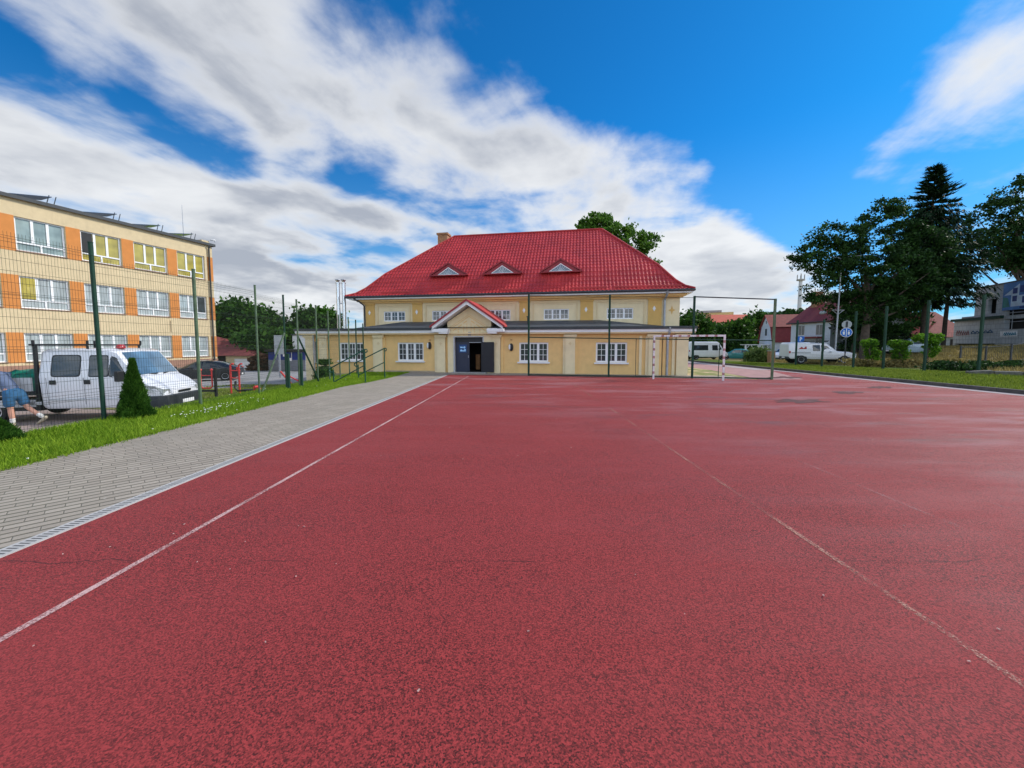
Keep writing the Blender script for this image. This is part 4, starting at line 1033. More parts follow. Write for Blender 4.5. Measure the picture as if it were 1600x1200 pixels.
# ================================================================== VEHICLES
def interp(st, x):
    for a_, b_ in zip(st, st[1:]):
        if a_[0] <= x <= b_[0]:
            k = (x - a_[0]) / (b_[0] - a_[0]); return [p + (q_ - p) * k for p, q_ in zip(a_, b_)]
    return st[0] if x < st[0][0] else st[-1]
def section(s):
    x, zb, zm, zt, wb, wm, wt = s
    return [(x, 0, zb), (x, wb - .06, zb), (x, wb, zb + .1), (x, wm, zm), (x, wt, zt - .06), (x, max(wt - .1, .05), zt), (x, 0, zt + .02)]
def loft_body(st, sub=1):
    mb = MB(); rows_ = []
    for s in st:
        h = section(s); rows_.append(h + [(p[0], -p[1], p[2]) for p in h[-2:0:-1]])
    n = len(rows_[0]); vs = [p for r in rows_ for p in r]
    fs = [(i * n + k, i * n + (k + 1) % n, (i + 1) * n + (k + 1) % n, (i + 1) * n + k) for i in range(len(rows_) - 1) for k in range(n)]
    fs += [tuple(range(n - 1, -1, -1)), tuple(range((len(rows_) - 1) * n, len(rows_) * n))]
    return mb.add(vs, fs)
def side_y(st, x, z):
    _, zb, zm, zt, wb, wm, wt = interp(st, x)
    if z >= zm: k = (z - zm) / max(zt - .06 - zm, .01); return wm + (wt - wm) * min(k, 1.2)
    k = (z - zb - .1) / max(zm - zb - .1, .01); return wb + (wm - wb) * max(k, 0)
def rounded(poly, r=.06, n=3):
    out = []
    for i, p in enumerate(poly):
        a_, b_ = Vector(poly[i - 1]), Vector(poly[(i + 1) % len(poly)]); p = Vector(p)
        d1, d2 = (a_ - p), (b_ - p); rr = min(r, d1.length * .45, d2.length * .45); s, e = p + d1.normalized() * rr, p + d2.normalized() * rr
        for k in range(n + 1):
            t_ = k / n; out.append(tuple(s * (1 - t_) ** 2 + p * 2 * t_ * (1 - t_) + e * t_ ** 2))
    return out
def side_patch(mb, st, poly, sides=(-1, 1), off=.006, r=.06):
    pr = rounded(poly, r)
    for s in sides: mb.poly([(x, s * (side_y(st, x, z) + off), z) for x, z in (pr if s < 0 else pr[::-1])])
    return mb
def slope_patch(mb, st, i, j, inset=.06, off=.01, t0=.06, t1=.94):
    a_, b_ = st[i], st[j]
    def pt(s, t_):
        xa = a_[0] + (b_[0] - a_[0]) * t_; z = a_[3] + (b_[3] - a_[3]) * t_; w_ = a_[6] + (b_[6] - a_[6]) * t_ - .1 - inset
        return Vector((xa, s * w_, z))
    n = Vector((b_[0] - a_[0], 0, b_[3] - a_[3])); n = Vector((-n.z, 0, n.x)).normalized(); n = n if n.z > 0 else -n
    rows_ = [(-1, t0), (1, t0), (1, t1), (-1, t1)]
    c = [pt(*k) + n * off for k in rows_]; m0 = Vector((0, 0, .025)) + n * off * 0
    mid0, mid1 = (c[0] + c[1]) / 2 + Vector((0, 0, .022)), (c[2] + c[3]) / 2 + Vector((0, 0, .022))
    mb.add([c[0], mid0, c[1], c[2], mid1, c[3]], [(0, 1, 4, 5), (1, 2, 3, 4)]); return mb
def wheels(parent, xs_, half, r=.32, w_=.2, arch=True, spokes=5):
    for x in xs_:
        for s in (-1, 1):
            yo = s * (half + .012); yi = s * (half - w_)
            mb = MB(); mb.lathe([(r * .62, yi), (r * .9, yi), (r, yi + s * .03), (r, yo - s * .03), (r * .93, yo), (r * .63, yo), (r * .60, yo - s * .03)], 22, 'y', (x, 0, r))
            wl = mb.build('wheel', M['tyre'], parent, 40)
            mb = MB(); ys = yo - s * .035
            mb.lathe([(0, ys + s * .015), (.06, ys + s * .015), (.07, ys)], 12, 'y', (x, 0, r)); mb.lathe([(r * .60, yo - s * .004), (r * .54, yo - s * .01), (r * .52, ys - s * .03)], 22, 'y', (x, 0, r))
            for k in range(spokes):
                an = 2 * math.pi * k / spokes + .3; c_, s_ = math.cos(an), math.sin(an); L = r * .55
                mb.obox((x + c_ * L / 2, ys, r + s_ * L / 2), (L, .015, .07), (0, -an, 0))
            mb.build('rim', M['rim'], wl, 40)
            mb = MB(); mb.lathe([(0, yi + s * .02), (r * .6, yi + s * .02)], 16, 'y', (x, 0, r)); mb.build('hub', M['black'], wl)
            if arch:
                mb = MB(); an = [math.pi * (-.12 + 1.24 * k / 16) for k in range(17)]; ra = r + .075
                mb.poly([(x + ra * math.cos(q_), s * (half + .004), r + ra * math.sin(q_)) for q_ in an]); mb.build('wheel_arch', M['black'], parent)

# ---- white crew-cab flatbed with racks, seen through the fence
VY = -.62
van = empty('flatbed_truck', (-13.36, 11.83, VY), R(9), 'white crew cab flatbed truck with black ladder rack and red beacon, behind the fence', 'truck')
VS = [(0.0, .40, 1.30, 2.04, .93, .99, .86), (.12, .38, 1.30, 2.08, .96, 1.0, .88), (1.9, .38, 1.27, 2.08, .97, 1.0, .88), (2.12, .38, 1.26, 2.02, .97, 1.0, .86),
      (2.72, .38, 1.16, 1.27, .97, .99, .92), (3.05, .42, 1.04, 1.12, .96, .97, .92), (3.28, .46, .88, .96, .92, .93, .88), (3.42, .52, .74, .82, .82, .84, .80), (3.46, .56, .68, .74, .72, .76, .72)]
b_ = loft_body(VS).build('cab', M['car_white'], van, 32, bevel=.012)
for s in (-1, 1):
    for pl_, r_ in (([(.36, 1.32), (1.12, 1.32), (1.12, 1.88), (.36, 1.88)], .09), ([(1.40, 1.31), (1.93, 1.31), (1.90, 1.87), (1.40, 1.87)], .05), ([(1.97, 1.31), (2.50, 1.22), (2.44, 1.42), (2.13, 1.80), (1.97, 1.85)], .04)):
        mb = MB(); side_patch(mb, VS, pl_, (s,), r=r_); mb.build('side_window', M['car_glass'], van)
        mb = MB(); cx_, cz_ = sum(p[0] for p in pl_) / len(pl_), sum(p[1] for p in pl_) / len(pl_)
        side_patch(mb, VS, [(cx_ + (x - cx_) * 1.09, cz_ + (z - cz_) * 1.11) for x, z in pl_], (s,), .003, r_ * 1.1); mb.build('window_seal', M['black'], van)
mb = MB(); slope_patch(mb, VS, 4, 3, .02, .012, .05, .93); mb.build('windscreen', M['windscreen'], van)
mb = MB()
for s in (-1, 1): mb.obox((2.68, s * .4, 1.32), (.03, .55, .02), (0, R(30), s * .25))
mb.build('wiper', M['black'], van)
for s in (-1, 1):
    for x in (.36, 1.32):
        mb = MB(); mb.obox((x + .02, s * (side_y(VS, x, 1.16) + .012), 1.14), (.17, .03, .12)); mb.build('handle', M['black'], van, bevel=.008)
    for pl in ([(.20, .5), (.202, 1.98)], [(1.24, .5), (1.242, 1.98)], [(2.3, .95), (2.302, 1.2)]):
        mb = MB(); (x, z0), (x1, z1) = pl; mb.poly([(x - .006, s * (side_y(VS, x, z0) + .003), z0), (x + .006, s * (side_y(VS, x, z0) + .003), z0), (x + .006, s * (side_y(VS, x, 1.27) + .003), 1.27), (x - .006, s * (side_y(VS, x, 1.27) + .003), 1.27)])
        mb.build('door_seam', M['seam'], van)
    mb = MB(); mb.obox((2.36, s * 1.12, 1.30), (.14, .2, .30), (0, 0, s * .2)); mb.obox((2.32, s * 1.03, 1.22), (.06, .12, .08)); mb.build('wing_mirror', M['black'], van, bevel=.03)
    mb = MB(); mb.box(.2, 2.4, s * .985 - .012, s * .985 + .012, .62, .66); mb.build('side_strip', M['bed_grey'], van)
    mb = MB(); mb.add([(3.12, s * .975, .80), (3.40, s * .845, .72), (3.395, s * .83, .88), (3.22, s * .945, .985), (3.0, s * .985, 1.0), (3.455, s * .60, .735), (3.41, s * .58, .87)], [(0, 1, 2, 3, 4) if s < 0 else (4, 3, 2, 1, 0), (1, 5, 6, 2) if s < 0 else (2, 6, 5, 1)])
    for k in range(len(mb.v)): v = mb.v[k]; mb.v[k] = (v[0] + .012, v[1] + s * .012, v[2] + .005)
    mb.build('headlight', M['lens'], van)
mb = MB(); pts = [(2.95, -1.0), (3.3, -.95), (3.52, -.78), (3.57, -.4), (3.58, 0), (3.57, .4), (3.52, .78), (3.3, .95), (2.95, 1.0)]
mb.prism(pts, 'z', .30, .70); mb.build('bumper', M['bumper'], van, 40, bevel=.03)
mb = MB(); mb.box(3.575, 3.59, -.26, .26, .40, .51); mb.build('number_plate', M['sign_white'], van)
mb = MB(); mb.box(3.47, 3.492, -.28, .28, .735, .80); mb.build('grille', M['black'], van)
mb = MB(); mb.lathe([(0, 0), (.13, 0), (.12, .07), (.08, .11), (0, .12)], 14, 'z', (1.95, -.5, 2.09)); mb.build('beacon', M['lens_red'], van, 40)
wheels(van, (2.58,), .985, .34, .22)
wheels(van, (-1.15,), .97, .34, .22, arch=False)
mb = MB(); mb.box(-2.6, 2.0, -.42, .42, .34, .60); mb.box(-2.5, -1.6, -.98, -.5, .32, .62); mb.box(-.75, -.05, -.92, -.4, .34, .66); mb.build('chassis', M['black'], van)
mb = MB(); mb.box(-2.65, -.12, -1.0, 1.0, .78, .90); mb.build('bed_floor', M['bumper'], van)
mb = MB()
for s in (-1, 1): mb.box(-2.62, -.16, s * 1.0 - .015, s * 1.0 + .015, .902, 1.28); mb.box(-2.62, -.16, s * 1.0 + s * .016 - .005, s * 1.0 + s * .016 + .005, 1.06, 1.09)
mb.box(-2.65, -2.62, -.98, .98, .902, 1.28); mb.build('dropside', M['bed_grey'], van)
mb = MB(); mb.box(-1.95, -.12, -1.0, -.96, .46, .66); mb.box(-.62, .0, -1.0, -.96, .52, .60); mb.build('side_guard', M['bed_grey'], van)
mb = MB()
for s in (-1, 1): mb.box(-.10, -.03, s * .95 - .035, s * .95 + .035, .4, 2.2)
mb.box(-.15, -.08, -1.02, 1.02, 2.17, 2.22); mb.box(-.11, 1.4, -.985, -.94, 2.165, 2.21); mb.box(-.11, 1.4, .94, .985, 2.165, 2.21)
for s in (-1, 1):
    for x in (-.12, 1.37): mb.box(x, x + .05, s * .96 - .02, s * .96 + .02, 2.2, 2.32)
    mb.box(1.34, 1.39, s * .93 - .02, s * .93 + .02, 2.07, 2.17)
mb.build('ladder_rack', M['black'], van)
# the cab is short: bring every part back along the truck, wheels kept round
for o in van.children_recursive:
    isw = o.name.startswith(('wheel', 'rim', 'hub')); vs_ = o.data.vertices
    cx_ = sum(v.co.x for v in vs_) / len(vs_)
    if cx_ < -.2 and not isw: continue
    for v in vs_: v.co.x = v.co.x + cx_ * (.87 - 1) if isw and cx_ > 0 else (v.co.x if isw else (v.co.x * .87 if v.co.x > 0 else v.co.x))
# the green load lying on the bed
lo = empty('tarpaulin_load', (-14.65, 11.68, VY + .9), R(9), 'crumpled green tarpaulin load heaped on the flatbed behind the white cab', 'load')
r_ = np.random.default_rng(5); mb = MB(); nx, ny = 22, 14; vs = []; fs = []
for i in range(nx):
    for j in range(ny):
        u, v = i / (nx - 1), j / (ny - 1); e_ = (1 - (2 * u - 1) ** 6) * (1 - (2 * v - 1) ** 4)
        vs.append((-1.05 + 2.1 * u, -.9 + 1.8 * v, max(0, e_) ** .5 * (.40 + .24 * u + .10 * math.sin(7 * u + 3 * v) * v) + .03 * r_.normal()))
for i in range(nx - 1):
    for j in range(ny - 1): fs.append((i * ny + j, (i + 1) * ny + j, (i + 1) * ny + j + 1, i * ny + j + 1))
mb.add(vs, fs); mb.build('tarpaulin', M['tarp'], lo, 60)

# ---- generic cars
def car(name, label, cat, st, loc, rz, paint, wins, screens, wx, half, r=.31, lights=True, group=None, front=None, rear=None):
    e = empty(name, loc, rz, label, cat, group)
    loft_body(st).build('body', paint, e, 35, bevel=.02)
    for wpoly in wins:
        for s in (-1, 1):
            mb = MB(); side_patch(mb, st, wpoly, (s,), r=.05); mb.build('side_window', M['car_glass'], e)
    for nm, i, j in screens:
        mb = MB(); slope_patch(mb, st, i, j, .03, .012); mb.build(nm, M['car_glass'], e)
    wheels(e, wx, half, r, .2, spokes=6)
    xf, xr = st[-1][0], st[0][0]
    if lights:
        for s in (-1, 1):
            f = st[-2]; zz = f[2] - .03
            mb = MB(); mb.obox((f[0] - .02, s * (f[5] - .16), zz), (.16, .34, .14), (0, 0, s * -.35)); mb.build('headlight', M['lens'], e, bevel=.02)
            f = st[1]; mb = MB(); mb.obox((f[0] + .0, s * (f[5] - .1), f[2] - .02), (.14, .22, .2), (0, 0, s * .25)); mb.build('tail_light', M['lens_red'], e, bevel=.02)
    mb = MB(); f = st[-1]; mb.box(f[0] - .16, f[0] + .03, -f[4] - .02, f[4] + .02, f[1] - .06, f[1] + .14); mb.build('front_bumper', M['bumper'], e, bevel=.02)
    mb = MB(); f = st[0]; mb.box(f[0] - .03, f[0] + .16, -f[4] - .02, f[4] + .02, f[1] - .06, f[1] + .14); mb.build('rear_bumper', M['bumper'], e, bevel=.02)
    mb = MB(); mb.box(xf + .031, xf + .04, -.25, .25, st[-1][1] + .0, st[-1][1] + .11); mb.build('number_plate', M['sign_white'], e)
    mb = MB(); mb.box(xr - .04, xr - .031, -.25, .25, st[0][1] + .0, st[0][1] + .11); mb.build('number_plate', M['sign_white'], e)
    for s in (-1, 1):
        mx = max(s_[0] for s_ in st if s_[3] > s_[2] + .2); mb = MB(); mb.obox((mx * .6 + .35, s * (half + .1), st[len(st) // 2][2] + .06), (.12, .2, .13)); mb.build('wing_mirror', paint, e, bevel=.03)
    return e
coupe = [(-2.15, .38, .74, .84, .70, .74, .68), (-2.02, .26, .86, .96, .80, .84, .76), (-1.75, .2, .90, 1.0, .84, .88, .80), (-1.0, .18, .90, 1.30, .86, .89, .66), (-.35, .18, .89, 1.40, .87, .90, .64), (.25, .18, .88, 1.38, .87, .90, .65), (1.05, .18, .86, .98, .87, .89, .78), (1.7, .2, .78, .86, .85, .86, .76), (2.05, .26, .66, .74, .78, .80, .70), (2.18, .32, .56, .62, .66, .68, .62)]
car('parked_car', 'black low coupe with silver wheels parked beside the school wall', 'car', coupe, (-21.3, 27.0, float(lot_z(27))), R(180 + 24), M['car_black'],
    [[(-1.05, .97), (-.1, .96), (-.1, 1.30), (-.85, 1.22)], [(-.02, .96), (.75, .94), (.35, 1.27), (-.02, 1.31)]], [('windscreen', 6, 5), ('rear_window', 2, 3)], (-1.35, 1.33), .875, .33)
hatch = [(-1.75, .38, .80, .92, .68, .72, .64), (-1.66, .26, .92, 1.10, .78, .80, .68), (-1.35, .2, .92, 1.40, .80, .82, .60), (-.6, .18, .91, 1.47, .81, .83, .62), (.2, .18, .90, 1.43, .81, .83, .62), (.9, .18, .88, 1.0, .81, .82, .72), (1.5, .2, .78, .86, .80, .80, .70), (1.8, .28, .62, .70, .70, .72, .64)]
hw_ = [[(-1.3, .98), (-.62, .97), (-.62, 1.36), (-1.18, 1.30)], [(-.54, .97), (.15, .96), (.15, 1.33), (-.54, 1.37)], [(.2, .96), (.68, .94), (.3, 1.28), (.2, 1.3)]]
def gpos(u, D): 
    p = at(u, 540, D); return (p.x, D, float(ground_z(p.x, D)) - .02)
car('parked_car', 'teal hatchback parked between the white minibus and the leafy bush', 'car', hatch, gpos(1150, 54), R(180 - 25), M['car_teal'], hw_, [('windscreen', 5, 4), ('rear_window', 1, 2)], (-1.15, 1.2), .81, .29)
car('parked_car', 'small white car half hidden behind the tail of the white pickup', 'car', hatch, gpos(1226, 47), R(180 + 20), M['car_white'], hw_, [('windscreen', 5, 4), ('rear_window', 1, 2)], (-1.15, 1.2), .81, .29)
car('parked_car', 'silver blue car standing behind the bright green climbers', 'car', hatch, gpos(1420, 38), R(170), M['car_silver'], hw_, [('windscreen', 5, 4), ('rear_window', 1, 2)], (-1.15, 1.2), .81, .29)
mini = [(-2.9, .45, 1.25, 2.2, .88, .95, .80), (-2.8, .38, 1.25, 2.45, .92, .98, .84), (1.3, .35, 1.22, 2.45, .93, .98, .84), (1.65, .35, 1.2, 2.3, .93, .98, .82), (2.35, .35, 1.12, 1.28, .93, .96, .84), (2.8, .4, .95, 1.02, .9, .9, .8), (2.95, .45, .8, .86, .78, .8, .7)]
car('minibus', 'white minibus with a dark band of side windows beyond the goal', 'minibus', mini, gpos(1101, 54), R(8), M['car_white'],
    [[(-2.5, 1.3), (-.1, 1.3), (-.1, 2.0), (-2.5, 2.0)], [(.5, 1.3), (1.35, 1.28), (1.3, 2.0), (.5, 2.0)], [(1.45, 1.28), (2.1, 1.2), (1.7, 1.85), (1.45, 2.0)]], [('windscreen', 4, 3)], (-1.8, 2.0), .93, .34)
pick = [(-2.65, .5, 1.0, 1.72, .80, .86, .74), (-2.55, .45, 1.05, 1.86, .84, .88, .76), (-.95, .45, 1.05, 1.88, .86, .90, .76), (-.85, .42, 1.05, 1.82, .86, .90, .74), (.35, .42, 1.03, 1.80, .86, .90, .72), (1.15, .42, 1.02, 1.14, .86, .89, .78), (2.1, .45, .98, 1.06, .86, .87, .80), (2.5, .5, .86, .94, .82, .84, .76), (2.62, .55, .78, .84, .74, .76, .70)]
pk = car('pickup_truck', 'white pickup truck with roof bars parked behind the right fence', 'pickup', pick, (27.0, 34.6, float(ground_z(27, 34.6)) + .02), R(-10), M['car_white'],
    [[(-.78, 1.12), (-.2, 1.12), (-.2, 1.66), (-.78, 1.66)], [(-.12, 1.12), (.75, 1.1), (.35, 1.58), (-.12, 1.66)]], [('windscreen', 5, 4)], (-1.65, 1.65), .86, .39)
mb = MB(); mb.box(-.9, .5, -.75, -.68, 1.98, 2.04); mb.box(-.9, .5, .68, .75, 1.98, 2.04)
for x in (-.7, .3): mb.box(x, x + .06, -.82, .82, 1.93, 1.98)
mb.build('roof_bars', M['black'], pk)
mb = MB(); mb.box(2.63, 2.66, -.5, .5, .72, .9); mb.build('grille', M['black'], pk)
mb = MB(); side_patch(mb, pick, [(-2.45, .95), (-.95, .95), (-.95, 1.0), (-2.45, 1.0)], off=.004, r=.01); mb.build('side_stripe', M['bumper'], pk)
mb = MB(); mb.prism([(-1.9, 1.3), (-1.65, 1.5), (-1.5, 1.35), (-1.3, 1.55), (-1.25, 1.3)], 'y', -.86, -.845); mb.build('side_marking', M['lens_red'], pk)

# ================================================================== PERSON leaning over the truck bed
def skin_mesh(name, pts, edges, mt, root=0, levels=2):
    me = bpy.data.meshes.new(name); me.from_pydata([p[:3] for p in pts], edges, []); o = bpy.data.objects.new(name, me); C.objects.link(o)
    o.modifiers.new('skin', 'SKIN'); s = o.modifiers.new('sub', 'SUBSURF'); s.levels = levels; s.render_levels = levels
    for k, p in enumerate(pts):
        sv = me.skin_vertices[0].data[k]; sv.radius = (p[3], p[4] if len(p) > 4 else p[3]); sv.use_root = (k == root)
    bpy.context.view_layer.update()
    ev = o.evaluated_get(bpy.context.evaluated_depsgraph_get()); nm = bpy.data.meshes.new_from_object(ev)
    bpy.data.objects.remove(o); nm.name = name; nm.materials.clear(); nm.materials.append(mt)
    nm.polygons.foreach_set('use_smooth', [True] * len(nm.polygons)); nm.update(); return nm
M['skin'] = mat('skin', (0.52, 0.27, 0.19), 0.55, 0.08, 6)
M['shirt'] = mat('slate_blue_shirt', (0.115, 0.15, 0.24), 0.9, 0.12, 6, bump=0.4, bscale=14)
M['denim'] = mat('denim_shorts', (0.03, 0.11, 0.22), 0.9, 0.25, 7, bump=0.4, bscale=16)
M['sock'] = mat('white_sock', (0.66, 0.65, 0.62), 0.95, 0.06, 9)
M['shoe'] = mat('beige_shoe', (0.42, 0.36, 0.26), 0.8, 0.2, 9)
M['hair'] = mat('grey_brown_hair', (0.10, 0.08, 0.07), 0.8, 0.3, 20)
pr = empty('person', (-13.42, 10.42, float(lot_z(10.6))), 0, 'person in slate blue shirt and denim shorts bending over the side of the white truck', 'person')
pts = [(-.06, .05, .95, .10, .10), (-.20, .06, 1.10, .13, .12), (-.36, .08, 1.27, .15, .13), (-.50, .10, 1.41, .10, .10), (-.57, .11, 1.47, .055), (-.64, .12, 1.56, .085), (-.70, .12, 1.63, .085),
       (-.04, -.05, .86, .085), (-.03, -.05, .47, .062), (.0, -.05, .26, .058), (.02, -.05, .09, .04),
       (.0, .15, .86, .085), (.16, .16, .50, .062), (.38, .16, .34, .056), (.58, .16, .22, .04),
       (-.47, -.10, 1.36, .06), (-.66, -.08, 1.14, .045), (-.86, .05, 1.0, .032),
       (-.47, .28, 1.38, .06), (-.66, .38, 1.17, .045), (-.88, .42, 1.05, .032)]
ed = [(0, 1), (1, 2), (2, 3), (3, 4), (4, 5), (5, 6), (0, 7), (7, 8), (8, 9), (9, 10), (0, 11), (11, 12), (12, 13), (13, 14), (3, 15), (15, 16), (16, 17), (3, 18), (18, 19), (19, 20)]
for wrist, dirv in ((17, Vector((-.8, .4, -.35))), (20, Vector((-.9, .1, -.35)))):
    dirv.normalize(); w_ = Vector(pts[wrist][:3]); pm_ = w_ + dirv * .075; pts.append((*pm_, .034, .02)); pi_ = len(pts) - 1; ed.append((wrist, pi_))
    sidev = dirv.cross(Vector((0, 0, 1))).normalized()
    for k, (off, ln) in enumerate(((-.03, .07), (-.01, .085), (.011, .08), (.031, .065))):
        a_ = pm_ + sidev * off + dirv * .035; b_ = a_ + dirv * ln * .5 + Vector((0, 0, -.012)); c_ = b_ + dirv * ln * .35 + Vector((0, 0, -.03))
        i0 = len(pts); pts += [(*a_, .010), (*b_, .009), (*c_, .008)]; ed += [(pi_, i0), (i0, i0 + 1), (i0 + 1, i0 + 2)]
    a_ = w_ + dirv * .03 - sidev * .035; b_ = a_ + dirv * .035 - sidev * .025; i0 = len(pts); pts += [(*a_, .012), (*b_, .010)]; ed += [(wrist, i0), (i0, i0 + 1)]
link('body', skin_mesh('body', pts, ed, M['skin']), pr)
sp = [(.0, .05, .90, .17, .16), (-.16, .06, 1.06, .16, .15), (-.36, .08, 1.28, .175, .155), (-.48, .10, 1.39, .13, .12), (-.53, .105, 1.43, .075), (-.47, -.11, 1.35, .085), (-.58, -.11, 1.22, .075), (-.47, .29, 1.37, .085), (-.58, .35, 1.24, .075)]
link('shirt', skin_mesh('shirt', sp, [(0, 1), (1, 2), (2, 3), (3, 4), (3, 5), (5, 6), (3, 7), (7, 8)], M['shirt']), pr)
hp = [(-.03, .05, .90, .19, .175), (-.12, .055, 1.02, .165, .155), (-.04, -.055, .76, .125), (-.04, -.055, .50, .11), (.05, .155, .76, .125), (.13, .16, .53, .11)]
link('shorts', skin_mesh('shorts', hp, [(0, 1), (0, 2), (2, 3), (0, 4), (4, 5)], M['denim']), pr)
mb = MB(); mb.obox((.06, .05, .93), (.03, .12, .10), (0, R(25), 0)); mb.build('pocket', M['denim'], pr, bevel=.01)
for a_, b_ in (((.0, -.05, .25), (.02, -.05, .07)), ((.42, .16, .315), (.60, .16, .20))):
    link('sock', skin_mesh('sock', [(*a_, .062), (*((Vector(a_) + Vector(b_)) / 2), .056), (*b_, .052)], [(0, 1), (1, 2)], M['sock']), pr)
link('shoe', skin_mesh('shoe', [(.07, -.05, .055, .052), (-.02, -.05, .055, .05, .05), (-.12, -.04, .045, .05, .04), (-.2, -.04, .035, .035, .03)], [(0, 1), (1, 2), (2, 3)], M['shoe']), pr)
link('shoe', skin_mesh('shoe', [(.68, .16, .24, .045), (.60, .16, .16, .05, .05), (.50, .16, .08, .05, .042), (.40, .16, .03, .04, .03)], [(0, 1), (1, 2), (2, 3)], M['shoe']), pr)
mb = MB(); mb.ellipsoid((-.665, .12, 1.635), (.105, .098, .105), 16, 10); mb.build('hair', M['hair'], pr, 60)
mb = MB(); mb.ellipsoid((-.765, .12, 1.545), (.022, .018, .03)); mb.build('nose', M['skin'], pr, 60)
for s in (-1, 1):
    mb = MB(); mb.ellipsoid((-.635, .12 + s * .088, 1.57), (.03, .014, .038)); mb.build('ear', M['skin'], pr, 60)
    mb = MB(); mb.ellipsoid((-.748, .12 + s * .035, 1.585), (.012, .014, .010)); mb.build('eye', M['sign_white'], pr, 60)
mb = MB(); mb.ellipsoid((-.745, .12, 1.50), (.012, .03, .008)); mb.build('mouth', M['post_red'], pr, 60)
# ================================================================== TREES AND PLANTS
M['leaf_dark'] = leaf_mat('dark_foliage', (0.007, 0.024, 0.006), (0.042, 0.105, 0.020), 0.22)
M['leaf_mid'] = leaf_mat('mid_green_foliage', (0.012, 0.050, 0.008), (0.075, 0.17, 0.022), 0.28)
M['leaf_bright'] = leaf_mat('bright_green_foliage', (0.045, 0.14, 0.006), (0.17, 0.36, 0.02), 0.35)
M['leaf_lightgreen'] = leaf_mat('light_green_foliage', (0.028, 0.085, 0.010), (0.13, 0.26, 0.03), 0.35)  # lighter green leaves for the trees behind the hall
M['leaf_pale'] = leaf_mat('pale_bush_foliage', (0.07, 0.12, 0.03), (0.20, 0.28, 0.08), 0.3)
M['needle'] = leaf_mat('spruce_needles', (0.004, 0.014, 0.006), (0.020, 0.052, 0.018), 0.12)
M['thuja'] = leaf_mat('thuja_foliage', (0.012, 0.055, 0.008), (0.085, 0.20, 0.025), 0.25)

def leaf_quads(P, size, r, elong=1.6, droop=0.0):
    n = len(P); d_ = r.normal(0, 1, (n, 3)); d_[:, 2] -= droop; d_ /= np.linalg.norm(d_, axis=1)[:, None]
    e_ = r.normal(0, 1, (n, 3)); e_ -= d_ * (e_ * d_).sum(1)[:, None]; e_ /= np.linalg.norm(e_, axis=1)[:, None]
    s = (size * r.uniform(.6, 1.35, n))[:, None]; L = d_ * s * elong / 2; W = e_ * s / 2
    return np.stack([P - L, P + W, P + L, P - W], 1).reshape(-1, 3), np.arange(4 * n).reshape(-1, 4)

def crown_pts(lobes, nclump, per, r, clump_r, shell=.55):
    """clumps of leaves through the volume of several ellipsoid lobes (centre, radii)"""
    vol = np.array([l[1][0] * l[1][1] * l[1][2] for l in lobes]) ** .75; cnt = np.maximum(2, (vol / vol.sum() * nclump).astype(int)); out = []; cs = []
    for (c, rad), k in zip(lobes, cnt):
        u = r.normal(0, 1, (k, 3)); u /= np.linalg.norm(u, axis=1)[:, None]; m_ = shell + (1 - shell) * r.random((k, 1)) ** .6
        cc = np.array(c) + u * m_ * np.array(rad); cs.append(cc)
        rr = clump_r * r.uniform(.55, 1.3, (k, 1, 1))
        g = r.normal(0, .5, (k, per, 3)) * rr * np.array([1, 1, .62]); out.append((cc[:, None] + g).reshape(-1, 3))
    return np.concatenate(out), np.concatenate(cs)

def tree(name, label, group, base, lobes, nclump, per, leaf, clump_r, mt, seed, trunk_r=.22, cat='tree', shell=.55, limbs=9, droop=.2, dup_mesh=None):
    r = np.random.default_rng(seed); e = empty(name, base, 0, label, cat, group)
    P, cs = crown_pts(lobes, nclump, per, r, clump_r, shell); V, Fq = leaf_quads(P, leaf, r, droop=droop)
    link('crown', mesh_np('crown', V, Fq, mt), e)
    top = max(lobes, key=lambda l: l[0][2]); ct = np.array(lobes[0][0]); mb = MB()
    zt = ct[2] + lobes[0][1][2] * .4; jit = r.normal(0, .12, (5, 2)); 
    mb.tube([(ct[0] * k / 4 * .9 + jit[k][0] * (k > 0), ct[1] * k / 4 * .9 + jit[k][1] * (k > 0), -.3 + (zt + .3) * k / 4) for k in range(5)], [trunk_r * 1.25, trunk_r, trunk_r * .8, trunk_r * .55, trunk_r * .2], 9)
    for k in range(limbs):
        c = cs[r.integers(len(cs))]; zs = min(max(c[2] * .55, zt * .28), zt * .9); f = zs / zt; s = np.array([ct[0] * f * .9, ct[1] * f * .9, zs]); mid = (s + c) / 2 + np.array([0, 0, -.04 * np.linalg.norm(c - s)])
        mb.tube([tuple(s), tuple(mid), tuple(c)], [trunk_r * .42, trunk_r * .25, trunk_r * .07], 6)
    mb.build('trunk', M['bark'], e, 50)
    return e

def lobes_px(base, items):
    """(u, v, ru, rv, depth) measured in the photo -> lobes in the tree's own space"""
    out = []
    for u, v, ru, rv, D in items:
        c = at(u, v, D) - Vector(base); k = D / F; out.append(((c.x, c.y, c.z), (ru * k, max(ru, rv) * .8 * k, rv * k)))
    return out
def gbase(u, D):
    x = (u - 800) / F * D; return (x, D, float(ground_z(x, D)) - .03)

